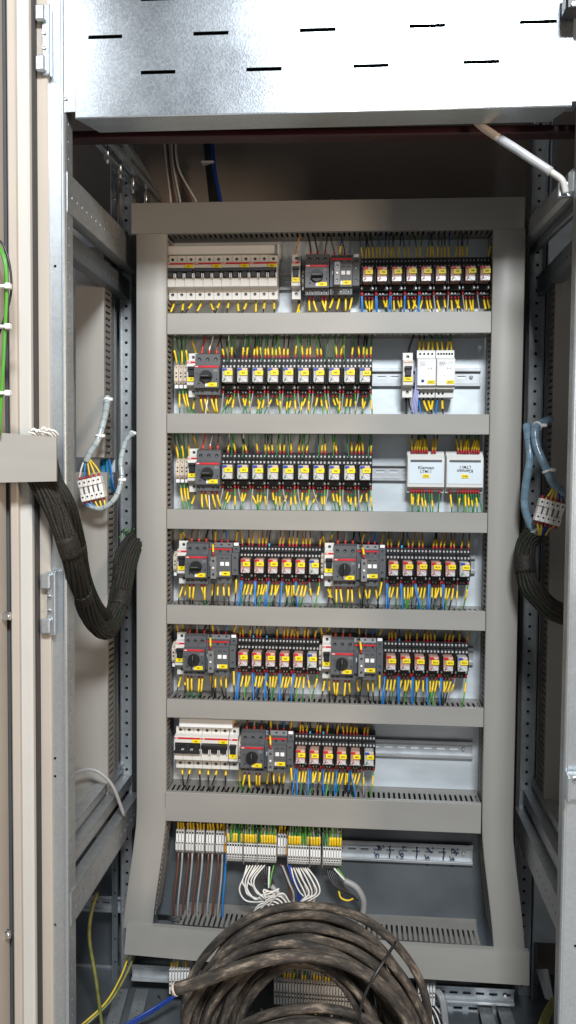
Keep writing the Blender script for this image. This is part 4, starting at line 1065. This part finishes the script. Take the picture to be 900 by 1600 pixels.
# perforated channel with bolts rising to the roof, upper left
b = MB()
for off in (0, .022):
    p0 = W(140, 208, -.30); p1 = W(232, 312, .08); b.beam(p0+Vector((off, 0, 0)), p1+Vector((off, 0, 0)), .010, .010, 'zinc', .001)
p0 = W(190, 212, -.25); p1 = W(245, 300, .08); b.beam(p0, p1, .008, .012, 'zinc_dull', .001)
t_ = b.build('cable_ladder'); tag(t_, 'perforated steel channel running back under the tray at upper left', 'cable channel')
for k in range(4):
    p = W(168+k*20, 245+k*24, -.22+k*.07); b = MB(); b.cyl(p+Vector((0, 0, .04)), p-Vector((0, 0, .012)), .0032, 'steel', seg=8); b.cyl(p, p-Vector((0, 0, .006)), .0065, 'steel', seg=6, sm=False); b.build('threaded_rod', t_)
for px, col, nmz, n in ((255, ('wire_white', 'wire_brown', 'wire_grey', 'wire_white', 'wire_brown', 'wire_white'), 'loose white and brown cable bunch hanging behind the top duct', 6), (318, ('black', 'black', 'black', 'cable_blue'), 'tied black cable bunch hanging behind the top duct', 4)):
    t_ = empty('cable_bunch', tuple(W(px, 300, .05)), nmz, 'cables')
    for k in range(n):
        q0 = W(px+k*4, 200, .07); q1 = W(px+6+k*3.4, 260, .06-.004*k); q2 = W(px+(8+k*9 if n == 6 and k > 3 else 12+k*5), 318, .04)
        b = MB(); pts = spline([q0, q1, q2, q2+Vector((.004, -.01, -.03))]); o0 = W(px, 300, .05); b.tube([p-o0 for p in pts], .0022 if n == 6 else .0042, col[k], 6); b.build('cable', t_)
    if n == 4:
        b = MB(); p = W(323, 255, .05)-W(px, 300, .05); b.box(p.x-.010, p.x+.016, p.z*0-.010, .012, p.z-.002, p.z+.002, 'white_plastic', .0008); b.build('cable_tie', t_)
# flexible lead from tray to bracket, upper right
t_ = empty('flexible_lead', tuple(W(880, 290, -.36)), 'white sleeved lead running from under the tray to the right bracket', 'lead')
o0 = W(880, 290, -.36)
pts = spline([W(738, 183, -.330), W(752, 197, -.340), W(775, 213, -.350), W(805, 232, -.358), W(840, 255, -.364), W(866, 272, -.368), W(879, 283, -.370), W(884, 302, -.368)])
b = MB(); b.tube([p-o0 for p in pts], .0050, 'white_paint', 10); b.build('core', t_)
b = MB(); b.tube([p-o0 for p in along(pts, .062, .158, 12)], .0068, 'sleeve_white', 12); b.build('sleeve', t_)
b = MB(); b.tube([p-o0 for p in along(pts, .0, .064, 8)], .0060, 'terminal_beige', 10); b.build('braid', t_)
p = W(886, 295, -.362); b = MB(); b.box(p.x-.013, p.x+.02, -.362, -.352, p.z-.012, p.z+.012, 'zinc', .002); b.cyl((p.x+.012, -.362, p.z+.004), (p.x+.012, -.368, p.z+.004), .004, 'steel', seg=8)
tag(b.build('lug_bracket'), 'small zinc bracket holding the end of the white lead', 'bracket')

# ------------------------------------------------------------------ black cable bundles
def bundle(name, pts, r, lab, m='braid', m2='braid_green', strands=15, bands=()):
    pts = spline([Vector(p) for p in pts], 7); o0 = pts[0]
    t = empty(name, tuple(o0), lab, 'cable bundle', 'black braided cable bundles')
    rr = random.Random(hash(lab) % 999 if False else len(lab))
    n = len(pts); tn = [(pts[min(i+1, n-1)]-pts[max(i-1, 0)]).normalized() for i in range(n)]
    u = Vector((0, 1, 0))
    fr_ = []
    for i in range(n): u = (u-tn[i]*u.dot(tn[i])).normalized(); fr_.append((u.copy(), tn[i].cross(u)))
    b = MB(); b.tube([p-o0 for p in pts], r*.86, m, 18); b.build('sheath', t)
    for k in range(strands):
        a0 = 2*math.pi*k/strands; path = []
        for i in range(n):
            a = a0+i*.03+.12*math.sin(i*.5+k); path.append(pts[i]-o0+fr_[i][0]*(math.cos(a)*r*.84)+fr_[i][1]*(math.sin(a)*r*.84))
        b = MB(); b.tube(path, r*.175, m2 if rr.random() < .15 else m, 7); b.build('cable', t)
    tot = sum((pts[i+1]-pts[i]).length for i in range(n-1))
    for f in bands:
        b = MB(); b.tube([p-o0 for p in along(pts, tot*f-.016, tot*f+.016, 5)], r*1.05, 'braid', 16); b.build('tape_band', t)
    return t
bundle('cable_bundle', [W(46, 722, -.445), W(66, 760, -.445), W(90, 805, -.442), W(110, 862, -.43), W(124, 915, -.37), W(142, 965, -.25), W(168, 985, -.20), W(188, 940, -.15), W(200, 880, -.10), W(214, 846, -.07)], .0165, 'thicker front black cable bundle sagging from the door duct to the panel', bands=(.22, .42, .80))
bundle('cable_bundle', [W(76, 715, -.430), W(86, 752, -.430), W(106, 790, -.425), W(121, 845, -.37), W(132, 905, -.28), W(152, 950, -.22), W(172, 962, -.17), W(184, 915, -.11), W(190, 866, -.08), W(213, 834, -.05)], .0125, 'thinner black cable bundle just behind the thicker sagging one at left', bands=(.3, .85))
bundle('cable_bundle', [W(834, 834, -.12), W(822, 852, -.12), W(820, 884, -.13), W(826, 912, -.14), W(846, 938, -.17), W(868, 955, -.21), W(905, 966, -.26)], .0185, 'black cable bundle curving to the right front post under the white plug', bands=(.25,))
b = MB()
for k in range(16):
    p = W(186+k*1.4, 838-(k*7 % 11), -.05); b.tube(spline([p, p+Vector((.006, -.006, .006*(k % 3)-.004)), p+Vector((.010, .0, .010-(k % 4)*.004))], 3), .0009, 'black' if k % 4 else 'wire_lime', 4)
tag(b.build('frayed_ends'), 'frayed black wire ends where the left bundle meets the panel', 'wire ends', kind='stuff')

# ------------------------------------------------------------------ white five pole plugs with spiral wrapped tails
def plug(px, py, y, ang, lab, kt, flip):
    p = W(px, py, y); t = empty('plug_connector', tuple(p), lab, 'connector', 'white five pole connectors')
    t.rotation_euler = (0, ang, 0)
    w = .0092
    for k in range(5):
        x = (k-2)*w; b = MB()
        b.box(x-w/2+.0002, x+w/2-.0002, -.010, .010, -.0205, -.0065, 'plug_white', .0012); b.box(x-w/2+.0002, x+w/2-.0002, -.010, .010, .0065, .0205, 'plug_white', .0012); b.box(x-w/2+.0006, x+w/2-.0006, -.007, .010, -.0065, .0065, 'plug_white', .001)
        if k < 4: b.box(x+w*.36, x+w*.64, -.0078, -.006, -.007, .007, 'dark_grey')
        o = b.build('pole', t)
        for z in (.0145, -.0125): hole(o, x, -.0101, z, .0018); 
        for s_ in (1, -1): b = MB(); b.cyl((x, 0, s_*.020), (x, 0, s_*.0262), .0026, 'ferrule_red', seg=8); b.build('ferrule', o)
    return t
plug(144, 764, -.13, math.radians(-13), 'white five pole plug hanging at left above the black bundle', '', 0)
plug(858, 800, -.16, math.radians(14), 'white five pole plug hanging at right beside the front post', '', 1)
kL = 'on the left white plug'; kR = 'on the right white plug'
for k, (c, sl) in enumerate((('wire_white', None), ('wire_blue', None), ('wire_yellow', (.003, .024)), ('wire_yellow', (.003, .024)), ('wire_yellow', (.003, .024)))):
    run([(124+k*8, 747-k*2, -.13), (127+k*5.5, 732-k, -.13), (133+k*1.4, 716, -.125)], c, .0017, 'entering top of the left white plug')
for k, c in enumerate(('wire_blue', 'wire_blue', 'wire_yellow', 'wire_yellow', 'wire_yellow')):
    run([(134+k*7, 786-k*2.2, -.13), (140+k*6, 790, -.132), (150+k*3, 793, -.125)], c, .0018, 'leaving foot of the left white plug')
for k, c in enumerate(('wire_yellow', 'wire_yellow', 'wire_yellow', 'cable_blue', 'cable_blue')):
    run([(852+k*7.5, 781+k*2, -.16), (860+k*4.5, 770, -.158), (866+k*3, 760, -.152)], c, .0018, 'entering top of the right white plug')
for k, c in enumerate(('wire_yellow', 'wire_yellow', 'cable_blue', 'cable_blue', 'wire_yellow')):
    run([(838+k*7.5, 812+k*2.4, -.16), (841+k*5, 824, -.155), (842+k*2.5, 836, -.14)], c, .0018, 'leaving foot of the right white plug')
def wrap(pts, r, lab, m='clear_tube', tie=()):
    pts = spline([Vector(p) for p in pts], 6); o0 = pts[0]; t = empty('spiral_wrap', tuple(o0), lab, 'wrapped cable', 'spiral wrapped cable tails')
    b = MB(); b.tube([p-o0 for p in pts], r, m, 10); b.build('sleeve', t)
    tot = sum((pts[i+1]-pts[i]).length for i in range(len(pts)-1)); n = int(tot/.017)
    b = MB()
    for k in range(1, n): q = along(pts, tot*k/n-.0005, tot*k/n+.0005, 1); b.tube([x-o0 for x in q], r*1.035, 'seam', 10)
    b.build('spiral_seam', t)
    for f in tie:
        q = along(pts, tot*f-.002, tot*f+.002, 1); b = MB(); b.tube([x-o0 for x in q], r*1.25, 'white_plastic', 10); p = q[0]-o0; b.box(p.x+r*.7, p.x+r*1.9, p.y-r*1.2, p.y, p.z-.003, p.z+.003, 'white_plastic', .001); b.build('cable_tie', t)
wrap([W(168, 620, -.08), W(165, 645, -.10), W(154, 685, -.12), W(142, 705, -.125), W(134, 722, -.128)], .0062, 'greenish spiral wrapped tail above the left white plug', tie=(.06, .62))
wrap([W(208, 676, -.06), W(196, 690, -.09), W(189, 720, -.11), W(190, 748, -.12), W(180, 778, -.13), W(160, 794, -.13), W(140, 790, -.128), W(128, 778, -.12)], .0050, 'clear curved tube looping from the panel to the left white plug', tie=(.02, .5))
for k in range(9): run([(158+k*1.6, 718, -.04), (156+k*2.4, 735+k, -.055), (160+k*2, 755, -.055), (170+k*1.2, 768, -.04)], ('wire_green', 'cable_blue', 'wire_blue')[k % 3], .0014, 'in the small bunch behind the left white plug')
wrap([W(860, 655, -.10), W(838, 668, -.13), W(838, 695, -.14), W(850, 725, -.15), W(866, 758, -.152), W(884, 775, -.155)], .0075, 'bluish spiral wrapped tail descending to the right white plug', 'clear_blue', tie=(.22, .70))
wrap([W(823, 664, -.10), W(826, 690, -.12), W(828, 718, -.13), W(822, 755, -.13), W(820, 790, -.13), W(828, 818, -.13), W(840, 836, -.13)], .0072, 'bluish spiral wrapped tail hugging the right upright duct', 'clear_blue', tie=(.95,))
# green and black leads on the door at the far left edge
run([(-8, 372, -.50), (6, 384, -.50), (16, 420, -.50), (17, 460, -.50), (6, 500, -.50), (-8, 540, -.50)], 'wire_black', .0018, 'curving over the open door edge')
for k in range(2): run([(-10+k*3, 375, -.50), (6+k*2, 405, -.51), (10+k, 455, -.51), (7+k, 520, -.51), (3+k, 600, -.51), (-2+k, 680, -.50)], 'wire_lime', .0022, 'hanging along the open door edge')
for py in (447, 510, 614):
    p = W(4, py, -.515); b = MB(); b.box(p.x-.02, p.x+.010, p.y-.002, p.y+.008, p.z-.0022, p.z+.0022, 'white_plastic', .001); b.box(p.x+.004, p.x+.012, p.y-.004, p.y+.006, p.z-.004, p.z+.004, 'white_plastic', .001)
    tag(b.build('cable_tie'), {447: 'white cable tie on the door leads where the black lead crosses', 510: 'white cable tie midway down the green door leads', 614: 'lowest white cable tie on the green door leads'}[py], 'cable tie')

# grey tube arching at lower left
t_ = [W(108, 1225, -.12), W(118, 1208, -.12), W(140, 1202, -.12), W(160, 1210, -.12), W(178, 1232, -.11), W(194, 1275, -.09)]
b = MB(); b.tube(spline(t_), .0034, 'wire_grey', 10); tag(b.build('grey_tube'), 'pale grey tube arching over the lower left beams', 'tube')
# earth leads falling at lower left
run([(152, 1395, -.10), (142, 1430, -.13), (140, 1470, -.14), (150, 1530, -.15), (160, 1610, -.16)], 'wire_olive', .0036, 'falling past the short rail at lower left')
run([(212, 1488, -.06), (196, 1525, -.10), (172, 1565, -.14), (130, 1605, -.18)], 'wire_olive', .0026, 'slanting from the lowest duct corner to the floor'); run([(203, 1488, -.06), (188, 1528, -.10), (164, 1568, -.14), (122, 1606, -.18)], 'wire_yellow', .0020, 'slanting from the lowest duct corner to the floor')
p = W(150, 1428, .0); rail(p.x-.06, p.x+.045, p.z, 'short slotted rail on the rear wall at lower left', y=.05)
p = W(145, 1520, .05); b = MB(); b.sheet((p.x-.05, .06, p.z-.008), (1, 0, 0), (0, 0, 1), [(.006+k*.024, .020+k*.024, .007, .012) for k in range(4)], .105, .02, .002, 'zinc_dull'); tag(b.build('slotted_strip'), 'slotted steel strip low on the rear wall at lower left', 'steel strip')
b = MB(); b.box(W(112, 1300, .10).x, W(185, 1300, .10).x, .10, .103, ZB, -.62, 'zinc_dark'); tag(b.build('rear_plate'), 'dark blue grey plate low behind the lower left beams', 'plate')
for k in range(3): run([(278+k, 1552, -.12), (258, 1564+k*2, -.14), (232, 1580+k*2.5, -.16), (190, 1604+k*3, -.18)], 'cable_blue', .0026, 'in the dark blue lead trio left of the coil')

b = MB(); q_ = [W(838, 1514, -.10), W(856, 1514, -.13), W(866, 1566, -.16), W(852, 1560, -.13)]
for p in q_: b.v.append(tuple(p))
for p in q_: b.v.append((p.x, p.y+.003, p.z-.002))
b.face([3, 2, 1, 0], 'zinc_dull'); b.face([4, 5, 6, 7], 'zinc_dull')
for i in range(4): j = (i+1) % 4; b.face([i, j, j+4, i+4], 'zinc_dull')
tag(b.build('corner_bracket'), 'small angled zinc bracket low at the right behind the front post', 'bracket')
for k in range(4): run([(872-k*3, 1560, -.16), (862-k*4, 1582, -.18), (850-k*4, 1612, -.2)], 'wire_olive', .0024, 'low at the right behind the front post')
for k in range(9): run([(205+k*7, 1556+(k % 3)*4, -.03), (212+k*7, 1572, -.05-.004*(k % 2)), (218+k*6-(k % 4)*6, 1590, -.06), (208+k*8, 1615, -.07)], ('wire_black', 'wire_grey', 'wire_black')[k % 3], .0018, 'tangled on the floor left of the coil')
# ------------------------------------------------------------------ lowest rail with terminals behind the coil
zr = W(250, 1518, -.03).z; 
rail(W(207, 1515, -.03).x, W(300, 1515, -.03).x+.02, zr, 'short shiny rail end left of the dusty coil', y=-.03, slot=False)
zr2 = W(745, 1552, -.03).z
rail(W(655, 1550, -.03).x, W(803, 1550, -.03).x, zr2, 'shiny slotted rail right of the dusty coil', y=-.03)
b = MB(); q0 = W(680, 1572, -.02); q1 = W(790, 1580, -.02); b.sheet((q0.x, -.02, q0.z-.012), (1, 0, 0), (0, 0, 1), [(.006+k*.03, .024+k*.03, .008, .014) for k in range(4)], q1.x-q0.x, .024, .002, 'zinc_dull'); tag(b.build('slotted_strip'), 'slotted steel strip under the right rail beside the coil', 'steel strip')
def low_term(px, py, lab, k_):
    p = W(px, py, -.075); r = empty('terminal_block', tuple(p), lab, 'terminal block', 'white terminals behind the coil')
    b = MB(); b.box(-.0024, .0024, 0, .045, -.028, .022, 'terminal_white', .0006); b.box(-.0017, .0017, -.0008, 0, .004, .016, 'label_white'); b.build('body', r)
    b = MB(); b.box(-.0013, .0013, -.0008, .001, .018, .021, 'hole'); b.box(-.0013, .0013, -.0008, .001, -.004, -.001, 'hole'); b.box(-.0013, .0013, -.0008, .001, -.012, -.009, 'hole'); b.build('clamp_opening', r)
    wire(p.x, -.065, p.z+.022, p.x+R.uniform(-.004, .004), -.05, p.z+.058, R.choice(['wire_green', 'wire_grey', 'wire_black']), k_, None, (.001, R.uniform(.008, .014)) if R.random() < .5 else None, .0013, .004)
for j in range(7): low_term(266+j*4.6, 1532, 'white terminal left of the coil, %s from left in its bank' % ordn(j+1), 'over the terminals left of the coil')
for j in range(28): low_term(430+j*4.6, 1548+j*.35, 'white terminal seen through the coil opening, %s from left' % ordn(j+1), 'over the terminals behind the coil')
for j in range(6): low_term(655+j*4.6, 1550, 'white terminal right of the coil, %s from left in its bank' % ordn(j+1), 'over the terminals right of the coil')
for k in range(12):
    x = 395+k*14; run([(x, 1576, -.06), (x-4+(k % 3)*5, 1592, -.07), (x+(k % 4)*6-8, 1620, -.08), (x+4, 1650, -.08)], ('wire_black', 'wire_grey', 'wire_black', 'wire_yellow')[k % 4], .0018+.0016*(k % 4 == 1), 'hanging behind the coil opening')
for k in range(5): run([(668+k*3, 1572, -.06), (676+k*4, 1590, -.08), (684+k*5, 1625, -.09)], ('wire_white', 'wire_black')[k % 2], .0016, 'hanging right of the coil')
for k in range(2): run([(678+k*5, 1545, -.06), (690+k*4, 1565, -.08), (696+k*4, 1625, -.08)], 'wire_grey', .0045, 'grey sheath right of the coil')

# ------------------------------------------------------------------ the dusty cable coil
CD = -.34
c0 = W(474, 1630, CD)
coil = empty('cable_coil', tuple(c0), 'thick coil of dusty black cable standing in front of the lowest duct', 'cable coil')
S = (CD-CAM.y)/F
def ring(rx, rz, dx, dz, dy, a0, a1, n, ph):
    out = []
    for i in range(n+1):
        a = a0+(a1-a0)*i/n
        wob = 1+.016*math.sin(a+ph)+.014*math.sin(2*a+ph)+.010*math.sin(3*a+ph*2)+.006*math.sin(7*a+ph)
        out.append(Vector((dx+rx*wob*math.cos(a), dy+.006*math.sin(a*2+ph)+.003*math.sin(5*a+ph), dz+rz*wob*math.sin(a))))
    return out
rr = random.Random(4)
path = []
loops = []
for k in range(18):     # neighbouring radii lie in different layers, so the strands stay apart
    u = k/17
    loops.append((203-100*u+rr.uniform(-2, 2), 206-48*u+rr.uniform(-1, 1), rr.uniform(-3, 3), rr.uniform(-1, 1), .066-.0078*((k*7+3) % 18)))
for k, (rx, rz, dx, dz, dy) in enumerate(loops):
    path += ring(rx*S, rz*S, dx*S, dz*S, dy, 2*math.pi*k-1.5, 2*math.pi*(k+1)-1.5-.45, 44, k*1.9)
b = MB(); sp = spline(path, 2); b.tube(sp, .0112, 'dusty_rubber', 12, radii=[.0074*(1+.05*math.sin(i*.37)) for i in range(len(sp))]); flow(b.build('cable', coil, 'long dusty cable wound into the outer loops'), sp, .0074, 12)
# the nearer strand with the cut end, and the inner hank
pts = [W(276, 1545, CD-0.102), W(318, 1532, CD-0.107), (W(372, 1512, CD-0.102)), W(430, 1497, CD-0.097), W(490, 1494, CD-0.092), W(545, 1508, CD-0.087), W(596, 1540, CD-0.087), W(634, 1590, CD-0.082), W(652, 1650, CD-0.082), W(640, 1720, CD-0.072), W(590, 1780, CD-0.062)]
b = MB(); b.tube([p-c0 for p in spline(pts, 6)], .0098, 'dusty_rubber', 14); st_ = b.build('cut_strand', coil, 'nearest cable strand with a cut end at left'); flow(st_, spline(pts, 6), .0128, 14)
d = (pts[0]-pts[1]).normalized(); b = MB(); p = pts[0]-c0
b.cyl(p, p+d*.004, .0105, 'terminal_beige', seg=12)
for k in range(4): a = k*math.pi/2; b.cyl(p+Vector((0, math.cos(a)*.005, math.sin(a)*.005)), p+d*.008+Vector((0, math.cos(a)*.005, math.sin(a)*.005)), .0032, 'wire_white' if k % 2 else 'wire_brown', seg=8)
b.build('cut_end', st_)
inner = []
for k, (rx, rz, dx, dz, dy) in enumerate([(150, 113, 18, 0, -.082), (138, 99, 20, 0, -.092), (126, 86, 20, 0, -.082), (144, 106, 18, 0, -.104), (114, 74, 22, 0, -.094)]):
    inner += ring(rx*S, rz*S, dx*S, dz*S, dy, 2*math.pi*k-1.5, 2*math.pi*(k+1)-1.9, 40, k*2.3+1)
b = MB(); b.tube(spline(inner, 2), .0076, 'dusty_rubber', 12); flow(b.build('inner_hank', coil, 'inner loops of the dusty cable'), spline(inner, 2), .0086, 12)
tp = [W(618, 1472, CD-.05), W(606, 1492, CD-.090), W(588, 1520, CD-.112), W(571, 1552, CD-.122), W(562, 1584, CD-.124), W(566, 1604, CD-.10)]
b = MB(); b.tube([p-c0 for p in spline(tp, 4)], .0024, 'black', 6); b.build('cable_tie', coil)

flush_wires(300)

# ------------------------------------------------------------------ floor, light, camera
b = MB(); b.box(-6, 6, -7, 3, -1.215, -1.205, 'concrete'); tag(b.build('floor'), kind='structure')

Z0 = 1.2
def lamp(name, loc, tgt, size, sy, power, col, spread=180):
    l = bpy.data.lights.new(name, 'AREA'); l.shape = 'RECTANGLE'; l.size = size; l.size_y = sy; l.energy = power; l.color = col; l.spread = math.radians(spread)
    o = bpy.data.objects.new(name, l); C.objects.link(o); o.location = loc
    o.rotation_euler = (Vector(tgt)-Vector(loc)).to_track_quat('-Z', 'Y').to_euler(); return o
lamp('hall_lamp', (.36, -2.80, 1.78), (0, 0, -.25), .7, .42, 146, (.93, .97, 1.))
lamp('side_lamp', (2.05, -2.30, .15), (-.3, 0, .1), .35, .6, 43, (1., .78, .58))
w = bpy.data.worlds.new('World'); SC.world = w; w.use_nodes = True
bg = w.node_tree.nodes['Background']; bg.inputs[0].default_value = (.80, .84, .90, 1); bg.inputs[1].default_value = .19

for o in C.objects:
    if o.parent is None: o.location.z += Z0
cam = bpy.data.cameras.new('camera'); co = bpy.data.objects.new('camera', cam); C.objects.link(co); SC.camera = co
cam.sensor_fit = 'VERTICAL'; cam.sensor_height = 24; cam.lens = 24*F/1600; cam.clip_end = 50; cam.clip_start = .05
ax = (Vector((cX.x, cY.x, -cD.x)), -Vector((cX.y, cY.y, -cD.y)), -Vector((cX.z, cY.z, -cD.z)))
mw = Matrix.Identity(4)
for k in range(3):
    for r_ in range(3): mw[r_][k] = ax[k][r_]
mw.translation = CAM+Vector((0, 0, Z0)); co.matrix_world = mw
SC.view_settings.view_transform = 'Standard'; SC.view_settings.look = 'None'; SC.view_settings.exposure = 0; SC.view_settings.gamma = 1
